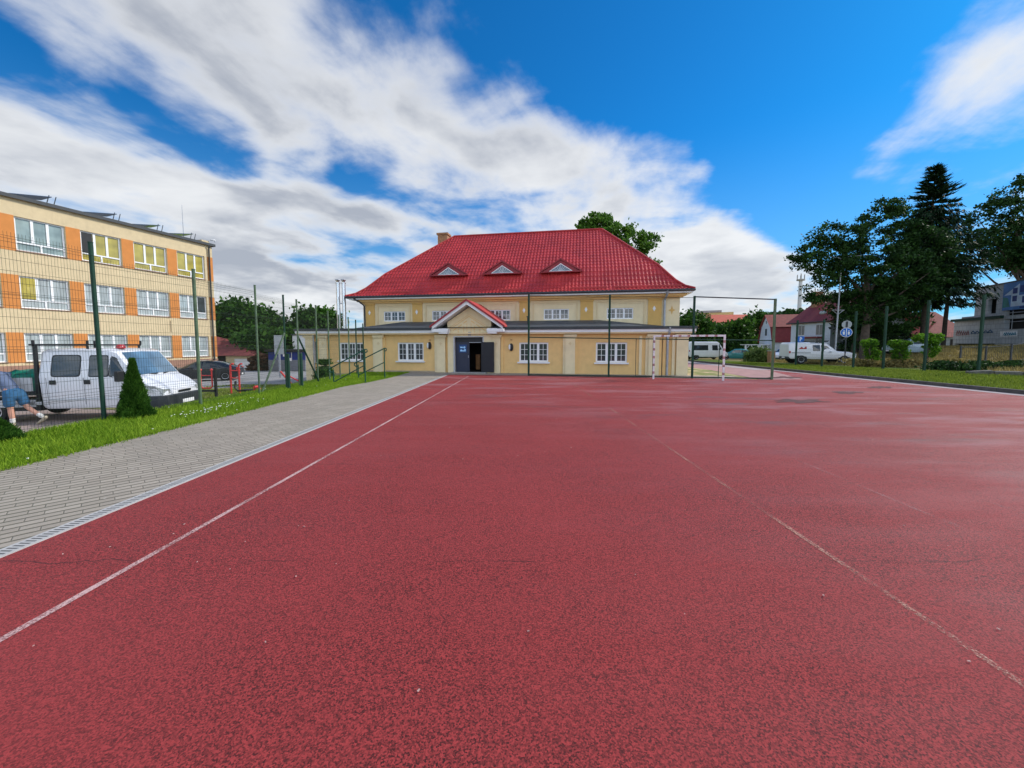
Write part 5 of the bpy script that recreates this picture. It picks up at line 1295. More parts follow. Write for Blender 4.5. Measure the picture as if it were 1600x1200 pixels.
# right: spreading broadleaf, tall spruce, dark tree at the edge
b_ = gbase(1350, 38)
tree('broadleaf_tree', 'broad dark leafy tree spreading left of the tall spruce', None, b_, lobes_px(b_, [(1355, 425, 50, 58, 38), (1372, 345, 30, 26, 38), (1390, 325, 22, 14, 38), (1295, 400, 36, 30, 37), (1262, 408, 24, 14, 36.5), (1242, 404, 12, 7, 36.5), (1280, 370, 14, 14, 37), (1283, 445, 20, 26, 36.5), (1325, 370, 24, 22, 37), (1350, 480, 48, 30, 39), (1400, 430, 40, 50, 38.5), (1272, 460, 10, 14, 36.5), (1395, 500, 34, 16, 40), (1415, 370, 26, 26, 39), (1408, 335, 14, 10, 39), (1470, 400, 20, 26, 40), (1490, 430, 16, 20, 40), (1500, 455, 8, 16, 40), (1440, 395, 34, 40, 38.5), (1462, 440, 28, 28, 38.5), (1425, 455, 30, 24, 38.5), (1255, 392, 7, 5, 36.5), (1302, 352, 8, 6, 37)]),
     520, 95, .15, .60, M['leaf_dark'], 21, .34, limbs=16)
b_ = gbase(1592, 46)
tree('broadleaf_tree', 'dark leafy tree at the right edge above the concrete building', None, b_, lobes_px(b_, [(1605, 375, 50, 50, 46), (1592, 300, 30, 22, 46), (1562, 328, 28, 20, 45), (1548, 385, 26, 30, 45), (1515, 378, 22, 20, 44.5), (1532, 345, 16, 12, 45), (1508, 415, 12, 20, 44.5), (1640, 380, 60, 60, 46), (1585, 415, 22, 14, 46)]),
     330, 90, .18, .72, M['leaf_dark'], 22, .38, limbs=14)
def spruce(name, label, base, H, rmax, mt, seed, z0=.16, whorls=34, per=7, spray=26, leaf=(.42, .09), trunk_r=.3, group=None, skirt=1.0):
    r = np.random.default_rng(seed); e = empty(name, base, 0, label, 'tree', group); P = []; Dn = []
    mb = MB(); mb.tube([(0, 0, -.3), (0, 0, H * .5), (0, 0, H)], [trunk_r, trunk_r * .6, .03], 9)
    for w_ in range(whorls):
        f = z0 + (1 - z0) * (w_ / whorls) ** .92; z = H * f
        for b_ in range(per):
            an = 2 * np.pi * (b_ / per) + r.uniform(-.5, .5) + w_ * .7; L = rmax * (1 - f) ** .95 * 1.25 * r.uniform(.45, 1.12) * (skirt if f < .35 else 1) + .15
            t_ = np.linspace(.08, 1, max(5, int(spray * L / rmax) + 4)); dirh = np.array([np.cos(an), np.sin(an)])
            zz = z + L * (.16 * t_ - .52 * t_ ** 1.5 + .20 * t_ ** 3) * (1.0 if f < .8 else .3) + (0 if f < .8 else L * .25 * t_)
            pts = np.column_stack([dirh[0] * L * t_, dirh[1] * L * t_, zz])
            if w_ % 2 == 0: mb.tube([tuple(pts[0]), tuple(pts[len(pts) // 2]), tuple(pts[-1])], [.05, .03, .01], 5)
            for k in range(5):
                s = r.normal(0, .05 + .13 * L * .35, (len(pts), 3)) * np.array([1, 1, .35]); P.append(pts + s)
                side = np.array([-dirh[1], dirh[0]]) * r.choice([-1, 1]); hang = r.uniform(.3, 1.0, len(pts))
                dd = np.column_stack([dirh[0] * .5 + side[0] * r.uniform(0, .7, len(pts)), dirh[1] * .5 + side[1] * r.uniform(0, .7, len(pts)), -hang if f < .78 else hang * .35]); Dn.append(dd)
    P = np.concatenate(P); Dn = np.concatenate(Dn); n = len(P); Dn /= np.linalg.norm(Dn, axis=1)[:, None]
    e_ = r.normal(0, 1, (n, 3)); e_ -= Dn * (e_ * Dn).sum(1)[:, None]; e_ /= np.linalg.norm(e_, axis=1)[:, None]
    L = Dn * (leaf[0] * r.uniform(.6, 1.3, n))[:, None]; W = e_ * leaf[1]
    V = np.stack([P - W, P + W, P + L + W * .3, P + L - W * .3], 1).reshape(-1, 3)
    link('crown', mesh_np('crown', V, np.arange(4 * n).reshape(-1, 4), mt), e); mb.build('trunk', M['bark'], e, 50); return e
spruce('spruce_tree', 'tall dark spruce with a pointed top rising above the right fence', gbase(1440, 41), at(1440, 258, 41).z - gbase(1440, 41)[2], 6.3, M['needle'], 31, z0=.26, whorls=34, per=7, spray=30, leaf=(.5, .06))
spruce('spruce_sapling', 'small young spruce beside the steps at the left corner of the hall', (-9.9, 20.6, -.75), 1.55, .5, M['thuja'], 32, z0=.08, whorls=14, per=8, spray=30, leaf=(.10, .02), trunk_r=.03)
# slim bare trunk beside the spruce
b_ = gbase(1472, 43); e = empty('tree_trunk', b_, 0, 'slim bare tree trunk standing just right of the spruce', 'tree')
mb = MB(); mb.tube([(0, 0, -.3), (.05, 0, 3), (.2, 0, 6.5), (.5, 0, 9)], [.22, .19, .15, .1], 9); mb.build('trunk', M['bark'], e, 50)
# behind the hall
b_ = (12.8, 47, -1.0)
tree('broadleaf_tree', 'light green tree showing above the right end of the hall roof ridge', None, b_, lobes_px(b_, [(985, 385, 32, 26, 47), (985, 360, 12, 9, 47), (1012, 376, 17, 9, 47), (1026, 409, 11, 4, 47), (955, 372, 18, 16, 47), (1000, 430, 26, 30, 47)]), 105, 80, .21, .7, M['leaf_lightgreen'], 23, .3)
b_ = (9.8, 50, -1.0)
tree('broadleaf_tree', 'spiky light green treetop just above the hall roof ridge', None, b_, lobes_px(b_, [(935, 358, 32, 16, 50), (930, 345, 20, 10, 50), (930, 400, 30, 30, 50)]), 80, 90, .26, .7, M['leaf_lightgreen'], 24, .3, droop=-1.6)
# left behind the fence
def bg_tree(label, u, D, items, n, mt, seed, leaf=.34, cr=1.3, gz_=None, group='trees beyond the parking lot', name='broadleaf_tree', per=70):
    b_ = list(gbase(u, D)); 
    if gz_ is not None: b_[2] = gz_
    return tree(name, label, group, tuple(b_), lobes_px(b_, items), n, per, leaf, cr, mt, seed, .28)
bg_tree('tall dark tree rising beside the corner of the school block', 375, 52, [(375, 510, 34, 42, 52), (355, 520, 28, 40, 52), (400, 505, 20, 30, 52), (380, 545, 44, 22, 52)], 210, M['leaf_mid'], 41)
bg_tree('low round bright tree in front of the grey sign board', 425, 48, [(425, 540, 42, 26, 48), (405, 545, 30, 22, 48), (455, 540, 26, 24, 48)], 150, M['leaf_mid'], 42)
bg_tree('middle dark tree between the two taller ones beyond the lot', 430, 58, [(430, 520, 26, 24, 58), (450, 525, 18, 20, 58)], 90, M['leaf_dark'], 43)
bg_tree('round green tree behind the steel flue pipes', 496, 55, [(496, 508, 32, 26, 55), (485, 495, 18, 16, 55), (508, 500, 18, 18, 55), (500, 530, 34, 20, 55)], 130, M['leaf_mid'], 44)
# right, beyond the goal
G2 = 'trees in the row behind the goal'
bg_tree('dark green tree close to the right corner of the hall', 1082, 68, [(1082, 512, 22, 28, 68), (1090, 536, 26, 18, 68)], 110, M['leaf_mid'], 45, group=G2)
bg_tree('round green tree below the yellow apartment block', 1122, 72, [(1122, 526, 24, 22, 72), (1112, 545, 28, 16, 72)], 90, M['leaf_mid'], 46, .4, group=G2)
bg_tree('round green tree below the orange red roof', 1152, 72, [(1152, 522, 24, 22, 72), (1150, 545, 26, 16, 72)], 90, M['leaf_mid'], 47, .4, group=G2)
bg_tree('tall green tree touching the white mansard gable', 1186, 76, [(1182, 516, 22, 28, 76), (1190, 540, 26, 20, 76), (1170, 538, 22, 20, 76)], 110, M['leaf_mid'], 48, .4, group=G2)
bg_tree('low dark hedge tree behind the minibus and the teal car', 1115, 70, [(1100, 546, 26, 12, 70), (1130, 548, 26, 12, 70), (1160, 548, 24, 12, 70)], 90, M['leaf_dark'], 49, .4, group=G2)
bg_tree('distant tree crown above the ridge of the mansard house', 1238, 110, [(1238, 494, 26, 9, 110), (1212, 497, 20, 8, 110)], 60, M['leaf_dark'], 50, .5, group=G2)
bg_tree('dark tree behind the grey house wall under the spruce', 1395, 62, [(1400, 490, 40, 40, 62), (1365, 520, 36, 30, 62), (1430, 525, 30, 20, 62)], 120, M['leaf_dark'], 51, .4, group=None)
bg_tree('shady tree leaning over the shaded end wall of the white house', 1335, 44, [(1345, 505, 26, 28, 44), (1380, 530, 34, 24, 44), (1360, 545, 30, 14, 44)], 110, M['leaf_dark'], 52, .25, .9, group=None)
# bush with pale leaves in front of the mansard house
bg_tree('pale green leafy bush by the brick gate post of the white house', 1183, 42, [(1185, 557, 16, 14, 42), (1174, 562, 12, 10, 42), (1195, 564, 12, 9, 42)], 90, M['leaf_pale'], 53, .12, .5, group=None, name='bush')
bpy.data.objects['bush']['category'] = 'bush'
# bright green climbers cut into mop heads
cl = [(1360, 28.5, 'bright green mop headed climber, leftmost of the row and narrow'), (1405, 28.0, 'bright green mop headed climber with a flat hedge like top'), (1452, 27.2, 'largest bright green climber with a broad domed top')]
for k, (u, D, lb) in enumerate(cl):
    b_ = gbase(u, D); w_ = (12, 15, 22)[k]; tp = (530, 531, 522)[k]
    tree('climber', lb, 'climbers along the right fence', b_, lobes_px(b_, [(u, tp + 8, w_ * .5, 8, D), (u - w_ * .6, tp + 6, w_ * .35, 4, D), (u + w_ * .6, tp + 6, w_ * .35, 4, D), (u + 2, tp + 22, w_ * .22, 14, D)]), 80, 70, .085, .19, M['leaf_bright'], 60 + k, .06, 'climber', limbs=5)
# low dark hedge at the foot of the bank
def hedge(name, label, p, q_, h_, w_, n, mt, seed, leaf=.1):
    r = np.random.default_rng(seed); t_ = r.random(n)[:, None]; p, q_ = np.array(p), np.array(q_); P = p + (q_ - p) * t_
    P = np.column_stack([P[:, 0] + r.normal(0, w_ / 2, n), P[:, 1] + r.normal(0, w_ / 2, n), np.zeros(n)]); P[:, 2] = ground_z(P[:, 0], P[:, 1]) + h_ * r.random(n) ** .7 * (.8 + .3 * np.sin(P[:, 0] * 2.3))
    V, Fq = leaf_quads(P, leaf, r); return tag(link(name, mesh_np(name, V, Fq, mt)), label, 'hedge')
hedge('hedge', 'low dark hedge strip along the foot of the dry bank', (24.5, 22.6), (34, 24.5), .5, .5, 9000, M['leaf_dark'], 71)
hedge('weeds', 'yellowish weeds growing under the climbers', (25.5, 29), (31, 27), .55, .9, 6000, M['straw'], 72, .11)
bpy.data.objects['weeds']['kind'] = 'stuff'
# stone ledge on the right grass
mb = MB(); r_ = np.random.default_rng(3)
for k in range(9):
    x, y = 23.1 + k * .62, 19.25 - k * .62; mb.obox((x, y, .15), (.85, .5, .26 + .06 * r_.random()), (0, r_.normal(0, .04), -.75 + r_.normal(0, .06)))
tag(mb.build('stone_ledge', mat('mossy_stone', (0.13, 0.125, 0.105), 0.95, 0.4, 5, bump=0.6), bevel=.05), 'low mossy stone ledge at the foot of the nearest right fence post', 'ledge')
# thuja shrubs by the fence
def thuja(label, loc, H, rad, seed):
    r = np.random.default_rng(seed); n = 26000; e = empty('thuja_shrub', loc, 0, label, 'shrub', 'thuja shrubs beside the mesh fence')
    f = r.random(n) ** 1.35; an = r.uniform(0, 2 * np.pi, n); prof = rad * (1 - f) ** 1.1 * (1 + .18 * np.sin(an * 4 + f * 9) + .16 * np.sin(an * 7 - f * 23)) + .003
    rr = prof * r.uniform(.45, 1.06, n) ** .6; P = np.column_stack([rr * np.cos(an), rr * np.sin(an), .02 + f * H])
    d_ = np.column_stack([np.cos(an) * .55, np.sin(an) * .55, np.full(n, .85)]) + r.normal(0, .3, (n, 3)); d_ /= np.linalg.norm(d_, axis=1)[:, None]
    e_ = r.normal(0, 1, (n, 3)); e_ -= d_ * (e_ * d_).sum(1)[:, None]; e_ /= np.linalg.norm(e_, axis=1)[:, None]
    L = d_ * r.uniform(.035, .085, n)[:, None]; W = e_ * .008; V = np.stack([P - W, P + W, P + L + W * .4, P + L - W * .4], 1).reshape(-1, 3)
    link('foliage', mesh_np('foliage', V, np.arange(4 * n).reshape(-1, 4), M['thuja']), e)
    mb = MB(); mb.cyl((0, 0, -.1), (0, 0, H * .8), .03, .008); mb.build('stem', M['bark'], e)
thuja('pointed dark green thuja shrub on the verge in front of the white truck', (-8.28, 8.5, -.02), 1.24, .27, 81)
thuja('dark green thuja shrub cut off by the left picture edge', (-8.58, 6.35, -.02), .42, .30, 82)

# ================================================================== OUTDOOR GYM, LOT FURNITURE
g0 = lambda y: float(lot_z(y)) + .01
e = empty('gym_station', (-13.0, 16.6, g0(16.6)), 0, 'outdoor gym board with a black frame and a red U shaped tube', 'gym equipment', 'outdoor gym equipment on the lawn')
mb = MB()
for s in (-.34, .34): mb.box(s - .045, s + .045, -.04, .04, -.1, 1.3)
mb.box(-.38, .38, -.04, .04, .28, .36); mb.build('black_frame', M['black'], e)
mb = MB(); mb.tube([(-.24, -.06, 1.2), (-.24, -.06, .52), (-.16, -.06, .44), (.16, -.06, .44), (.24, -.06, .52), (.24, -.06, 1.2)], .03, 8); mb.cyl((-.2, -.06, .98), (.2, -.06, .98), .02); mb.build('red_tube', M['gym_red'], e, 50)
mb = MB(); mb.ellipsoid((-.24, -.06, 1.22), (.06, .05, .06)); mb.ellipsoid((.24, -.06, 1.22), (.06, .05, .06)); mb.build('grip', M['gym_red'], e, 50)
e = empty('gym_station', (-13.05, 18.4, g0(18.4)), 0, 'red outdoor gym press with twin upright bars and a low bench', 'gym equipment', 'outdoor gym equipment on the lawn')
mb = MB()
for s in (-.2, .2): mb.tube([(s - .06, 0, 0), (s - .05, 0, 1.35), (s + .03, 0, 1.42), (s + .1, 0, 1.42)], .04, 8)
mb.cyl((-.26, 0, .75), (.16, 0, .75), .03); mb.cyl((-.25, 0, 1.1), (.2, 0, 1.1), .025); mb.build('upright_frame', M['gym_red'], e, 50)
mb = MB(); mb.tube([(0, -.05, .6), (.0, -.1, .3), (.12, -.1, .16), (.5, -.1, .14)], .045, 8); mb.obox((.62, -.1, .2), (.5, .28, .06)); mb.cyl((.6, -.1, 0), (.6, -.1, .2), .03); mb.build('bench', M['black'], e, 40)
mb = MB(); mb.tube([(.85, -.1, .16), (1.0, -.1, .34), (1.12, -.1, .3), (1.25, -.1, .12), (1.3, -.1, 0)], .05, 8); mb.tube([(1.0, -.25, .34), (1.0, .05, .34)], .06, 8); mb.build('leg_rest', M['gym_red'], e, 50)
e = empty('gym_station', (-11.0, 19.6, g0(19.6)), 0, 'red outdoor gym stepper with crossed arms and pedals near the green posts', 'gym equipment', 'outdoor gym equipment on the lawn')
mb = MB(); mb.tube([(-.65, 0, 1.0), (-.45, 0, .75), (-.1, 0, .35), (.1, 0, .1)], .045, 8); mb.tube([(.35, .1, .85), (.2, .1, .55), (.3, .1, .2), (.5, .1, 0)], .045, 8); mb.tube([(-.45, 0, .75), (-.2, 0, .75), (.2, .1, .5)], .035, 8); mb.tube([(-.3, 0, .45), (-.1, 0, .2), (-.05, 0, 0)], .04, 8); mb.build('arms', M['gym_red'], e, 50)
mb = MB(); mb.obox((-.05, 0, .12), (.4, .3, .1)); mb.obox((.4, .1, .4), (.36, .14, .08)); mb.build('pedal', M['black'], e)
# black hoop rack near the white truck's nose
e = empty('hoop_rack', (-16.8, 18.9, g0(18.9)), R(20), 'black bent hoop rack beyond the bonnet of the white truck', 'rack')
mb = MB()
for k in range(3):
    R_ = .55 - k * .12; mb.tube([(R_ * math.cos(a_) - .1 * k, 0, .75 + R_ * math.sin(a_)) for a_ in np.linspace(-.3, math.pi * .75, 14)], .03, 7)
mb.cyl((.5, 0, 0), (.52, 0, .62), .03); mb.build('hoops', M['black'], e, 50)
# blue and grey bin shelter
bx_ = at(447, 575, 40); e = empty('bin_shelter', (bx_.x, 40, g0(40) - .05), R(4), 'grey slatted bin shelter with blue upper panels and a flat dark roof', 'shelter')
mb = MB(); mb.box(-1.7, 1.9, 0, 2.2, .05, 1.2)
for k in range(6): mb.box(-1.72, 1.92, -.03, -.002, .1 + k * .18, .2 + k * .18)
mb.build('slatted_wall', mat('grey_slats', (0.20, 0.215, 0.25), 0.7, 0.15, 4), e)
mb = MB(); mb.box(-1.7, 1.9, 0, 2.2, 1.202, 2.0); mb.build('upper_panel', mat('navy_blue_panel', (0.010, 0.028, 0.20), 0.5, 0.15, 3), e)
for k, x in enumerate((-.85, .6, 1.55)):
    mb = MB(); mb.box(x - .03, x + .03, -.035, -.003, 1.202, 2.0); mb.build('panel_strip', M['bed_grey'], e)
mb = MB(); mb.box(-.25, -.02, -.03, -.003, 1.55, 1.82); mb.box(.3, .6, -.03, -.003, 1.0, 1.4); mb.build('notice', M['sign_white'], e)
mb = MB(); mb.box(-1.9, 2.5, -.35, 2.4, 2.05, 2.28); mb.build('flat_roof', M['black'], e)
# white garage wall behind it, brown brushwood pile, red roofed shed
p = at(470, 560, 46); e = empty('garage', (p.x, 46, g0(46)), 0, 'small white garage wall partly hidden by the left corner of the hall', 'garage')
mb = MB(); mb.box(-.9, 3.5, 0, 4, 0, 3.9); mb.build('wall', M['white'], e); mb = MB(); mb.box(-1.0, 3.6, -.1, 4.1, 3.901, 4.05); mb.build('flat_roof', M['felt'], e)
p = at(410, 570, 42); r_ = np.random.default_rng(6); n = 5000; f = r_.random(n); P = np.column_stack([r_.normal(0, .45, n), r_.normal(0, .4, n), f * 1.5]); P[:, :2] *= (1.1 - f * .5)[:, None]
V, Fq = leaf_quads(P, .28, r_, 2.4); o = tag(link('brushwood_pile', mesh_np('brushwood_pile', V, Fq, mat('brown_brushwood', (0.085, 0.04, 0.022), 0.95, 0.5, 5))), 'heap of brown brushwood beside the bin shelter', 'brushwood'); o.location = (p.x, 42, g0(42))
p = at(366, 570, 44); e = empty('shed', (p.x, 44, g0(44) - .05), R(-6), 'low cream shed with a dull red sloping roof beside the school corner', 'shed')
mb = MB(); mb.box(-1.0, 2.4, 0, 5, 0, 1.55); mb.build('wall', M['school_cream'], e)
mb = MB(); mb.box(-4, -1.1, .4, 5, 0, 1.5); mb.build('dark_bay', M['interior'], e)
mb = MB(); mb.box(.1, 1.9, -.03, -.003, .1, 1.25); mb.build('garage_door', M['white'], e)
mb = MB(); mb.add([(-4.5, -.5, 1.56), (2.9, -.5, 1.62), (2.9, 5.4, 1.62), (-4.5, 5.4, 1.56), (-4.5, 1.5, 4.0), (-3.4, 2.5, 4.1), (-2.6, 2.8, 3.4)], [(0, 1, 6, 4), (1, 2, 6), (2, 3, 4, 6), (0, 4, 3), (0, 3, 2, 1)]); mb.build('roof', mat('dull_red_roof', (0.22, 0.055, 0.05), 0.8, 0.2, 3), e)
p = at(405, 570, 47); e = empty('shed', (p.x, 48, g0(48)), 0, 'lower shed with a dull red roof just left of the brushwood', 'shed')
mb = MB(); mb.box(-1.6, 1.2, 0, 3, 0, 1.2); mb.build('wall', M['interior'], e); mb = MB(); mb.prism([(-1.9, 1.2), (1.6, 1.2), (1.2, 2.3), (-1.9, 2.5)], 'y', -.3, 3.2); mb.build('roof', bpy.data.materials['dull_red_roof'], e)
p = at(436, 545, 30); e = empty('sign_board', (p.x, 30, g0(30)), R(10), 'pale grey upright sign board on a post behind the fence brace', 'sign')
mb = MB(); mb.box(-.06, .06, -.04, .04, 0, 3.2); mb.build('post', M['zinc'], e); mb = MB(); mb.box(-.3, .35, -.09, -.042, 1.8, 3.25); mb.build('board', M['sign_back'], e)

# ================================================================== RIGHT-HAND STREET
HW = mat('pale_blue_white_wall', (0.62, 0.68, 0.74), 0.9, 0.06, 2); HG = mat('shaded_end_and_grey_wall', (0.30, 0.33, 0.33), 0.9, 0.1, 2)  # white house end wall: tree shade put into the colour; also plain grey walls
HR = mat('red_brown_tiles', (0.27, 0.055, 0.045), 0.7, 0.2, 2.5); HR2 = mat('dark_red_tiles', (0.20, 0.030, 0.032), 0.7, 0.2, 2.5)
def simple_window(parent, c, ax, w_, h_, n=2):
    """dark two-light window: centre, outward normal axis ('x-' or 'y-')"""
    f = MB(); p = MB(); x, y, z = c
    for k in range(n):
        a0 = -w_ / 2 + k * w_ / n + .03; a1 = -w_ / 2 + (k + 1) * w_ / n - .03
        if ax == 'y-': p.box(x + a0, x + a1, y - .02, y - .004, z - h_ / 2 + .04, z + h_ / 2 - .04)
        else: p.box(x - .02, x - .004, y + a0, y + a1, z - h_ / 2 + .04, z + h_ / 2 - .04)
    if ax == 'y-': f.box(x - w_ / 2, x + w_ / 2, y - .015, y - .003, z - h_ / 2, z + h_ / 2)
    else: f.box(x - .015, x - .003, y - w_ / 2, y + w_ / 2, z - h_ / 2, z + h_ / 2)
    o = f.build('window', M['bed_grey'], parent); p.build('pane', M['pane_dark'], o); return o
# white two-storey house (left wall along +Y, end wall facing the court)
zg = float(ground_z(37.4, 46)); e = empty('white_house', (37.35, 46.0, zg), R(2), 'white two storey house with red tiled roof, eyebrow dormer and tall chimney', 'house')
EH = at(1296, 499, 46).z - zg
mb = MB(); mb.box(0, 9, .01, 6.2, -.3, EH); mb.build('wall', HW, e)
mb = MB(); mb.add([(0, 0, -.3), (9, 0, -.3), (9, 0, EH), (4.5, 0, EH + 3.4), (0, 0, EH)], [(0, 1, 2, 3, 4)]); mb.build('end_wall', HG, e)
mb = MB(); mb.add([(-.35, -.35, EH - .12), (-.35, 6.6, EH - .12), (4.5, 6.6, EH + 3.55), (4.5, -.35, EH + 3.55), (9.35, -.35, EH - .12), (9.35, 6.6, EH - .12), (-.35, -.35, EH - .30), (-.35, 6.6, EH - .30), (4.5, -.35, EH + 3.37), (9.35, -.35, EH - .3)], [(0, 1, 2, 3), (3, 2, 5, 4), (0, 6, 7, 1), (0, 3, 8, 6), (3, 4, 9, 8)]); rf_ = mb.build('roof', HR2, e)
mb = MB(); mb.tube([(-.4, -.35, EH - .2), (-.4, 6.6, EH - .2)], .07, 6); mb.build('gutter', M['dark_metal'], e, 50)
mb = MB(); mb.ellipsoid((1.5, 2.3, EH + 1.05), (.7, .9, .5), 12, 8); dm = mb.build('eyebrow_dormer', HR, rf_, 60); mb = MB(); mb.ellipsoid((.95, 2.3, EH + .95), (.2, .55, .28), 12, 8); mb.build('dormer_pane', M['pane_curtain'], dm, 60)
mb = MB(); mb.box(2.3, 3.1, 5.0, 5.9, EH + 1, EH + 3.75); mb.box(2.22, 3.18, 4.92, 5.98, EH + 3.751, EH + 3.9); mb.build('chimney', M['brick'], rf_)
for y in (1.6, 4.4):
    simple_window(e, (0, y, EH - 1.15), 'x-', 1.0, 1.25); simple_window(e, (0, y, 1.5), 'x-', 1.0, 1.2)
mb = MB(); mb.box(-.9, -.01, .8, 4.2, 2.05, 2.25); mb.build('awning', HR2, e)
mb = MB(); mb.box(.02, 9.02, -.05, -.003, -.3, .75); mb.build('plinth', M['interior'], e)
# mansard house
zg = float(ground_z(38.5, 58)); e = empty('mansard_house', (38.3, 57.5, zg), R(-17.5), 'white gabled mansard house with two tone red roof behind the pale bush', 'house')
h1 = at(1207, 534, 57.5).z - zg; h2 = at(1207, 510, 57.5).z - zg; h3 = at(1197, 492, 60).z - zg
mb = MB(); mb.add([(0, 0, -.3), (0, 6.6, -.3), (0, 6.6, h1), (0, 5.7, h2), (0, 3.3, h3), (0, .9, h2), (0, 0, h1)], [(0, 1, 2, 3, 4, 5, 6)]); mb.box(0.01, 9, 0, 6.6, -.3, h1); mb.build('wall', HW, e)
mb = MB()
for s in (0, 1):
    y0, y1 = (-.25, .85) if s == 0 else (6.85, 5.75); mb.add([(-.2, y0, h1 - .1), (9.2, y0, h1 - .1), (9.2, y1, h2), (-.2, y1, h2)], [(0, 1, 2, 3)])
lowr = mb.build('lower_roof', HR2, e)
mb = MB()
for s in (0, 1):
    y0 = .6 if s == 0 else 6.0; mb.add([(-.3, y0, h2 - .05), (9.3, y0, h2 - .05), (9.3, 3.3, h3 + .06), (-.3, 3.3, h3 + .06)], [(0, 1, 2, 3)])
mb.build('upper_roof', HR, e)
simple_window(e, (0, 3.3, (h1 + h2) / 2 + .35), 'x-', .9, 1.1); simple_window(e, (0, 3.3, h2 + .75), 'x-', .35, .5, 1)
for x in (2.2, 4.0): simple_window(e, (x, 0, 1.1), 'y-', .7, 1.7, 1)
mb = MB(); mb.box(3.6, 5.2, -.1, 1.2, h2 - 1.6, h2 - .2); mb.build('roof_dormer', HR2, e)
mb = MB(); mb.box(-3.4, -.05, 1.0, 3.8, h1 - .5, h1 - .38); mb.box(-3.3, -3.1, 1.1, 1.3, 0, h1 - .501); mb.box(-1.6, -1.4, 1.1, 1.3, 0, h1 - .501); mb.box(-.4, -.2, 1.1, 1.3, 0, h1 - .501)
for k in range(5): mb.obox((-3 + k * .7, 1.05, h1 - .85), (.06, .04, .8), (0, (-1) ** k * .6, 0))
mb.build('porch', M['white'], e)
mb = MB(); mb.box(5.6, 8.6, 1.5, 5, h3 - 1.3, h3 + .9); mb.build('roof_extension', HR2, e); mb = MB(); mb.box(6.1, 6.5, 2.6, 3.0, h3 + .9, h3 + 1.5); mb.build('chimney', M['brick'], e)
# brick gate post
p = gbase(1205, 40); e = empty('gate_post', p, 0, 'short brick gate post beside the pale green bush', 'gate post'); mb = MB(); mb.box(-.25, .25, -.25, .25, -.1, 1.15); mb.build('shaft', M['brick'], e); mb = MB(); mb.box(-.3, .3, -.3, .3, 1.151, 1.23); mb.build('cap', M['concrete'], e)
# yellow apartment block and red roofed house far off
p = at(1108, 545, 135); e = empty('apartment_block', (p.x - 3.5, 135, -2.5), R(-28), 'distant yellow apartment block with small balconies above the trees', 'building')
H_ = at(1100, 489, 135).z + 2.5; mb = MB(); mb.box(-3, 10, 0, 10, 0, H_); mb.build('wall', mat('pale_yellow_wall', (0.62, 0.52, 0.22), 0.9, 0.06, 0.6), e)
mb = MB(); mb.box(-3.3, 6.5, -.3, 10, H_ + .001, H_ + .7); mb.build('flat_roof', M['concrete'], e)
for i in range(4):
    for j in range(5):
        mb = MB(); x = -1.6 + j * 2.4; z = H_ - 2.4 - i * 2.8; mb.box(x - .55, x + .55, -.03, -.003, z - .1, z + 1.4); mb.build('window', M['pane_dark'], e)
    for j in range(2):
        mb = MB(); x = .8 + j * 4.8; z = H_ - 3.2 - i * 2.8; mb.box(x - 1.0, x + 1.0, -1.0, -.04, z - .2, z + .75); mb.build('balcony', M['cream'], e)
p = at(1150, 545, 120); e = empty('red_roofed_house', (p.x - 4, 120, -2.5), R(-6), 'distant house with a large orange red hipped roof above the trees', 'house')
hb = at(1150, 504, 120).z + 2.5; ht = at(1150, 490, 120).z + 2.5
mb = MB(); mb.box(-3.6, 11.6, 0, 9, 0, hb); mb.build('wall', M['school_cream'], e)
mb = MB(); mb.add([(-4.2, -.6, hb), (12.2, -.6, hb), (12.2, 9.6, hb), (-4.2, 9.6, hb), (-2.2, 4.5, ht), (8.6, 4.5, ht)], [(0, 1, 5, 4), (1, 2, 5), (2, 3, 4, 5), (3, 0, 4)]); rr_ = mb.build('roof', mat('orange_red_tiles', (0.48, 0.085, 0.045), 0.7, 0.12, 1.5), e)
mb = MB(); mb.box(-4.6, -3.0, 2, 4, hb, ht + .1); mb.build('chimney', M['brick'], rr_)
# telecom tower far away
p = at(1246, 540, 165); e = empty('tower', (p.x, 165, -3), 0, 'tall pale concrete tower with an antenna platform behind the houses', 'tower'); zt = at(1246, 430, 165).z + 3
mb = MB(); mb.cyl((0, 0, 0), (0, 0, zt - 1.5), .95, .62, 16); mb.build('shaft', mat('pale_concrete', (0.55, 0.56, 0.57), 0.9, 0.05, 0.5), e, 40)
mb = MB(); mb.cyl((0, 0, zt - 2.2), (0, 0, zt - 1.7), 1.5, 1.5, 14)
for k in range(6): a_ = k * 1.05; mb.cyl((1.4 * math.cos(a_), 1.4 * math.sin(a_), zt - 1.7), (1.4 * math.cos(a_), 1.4 * math.sin(a_), zt + .2), .1, n=6)
mb.cyl((0, 0, zt - 1.6), (0, 0, zt + .8), .12, n=6); mb.build('platform', M['concrete'], e)
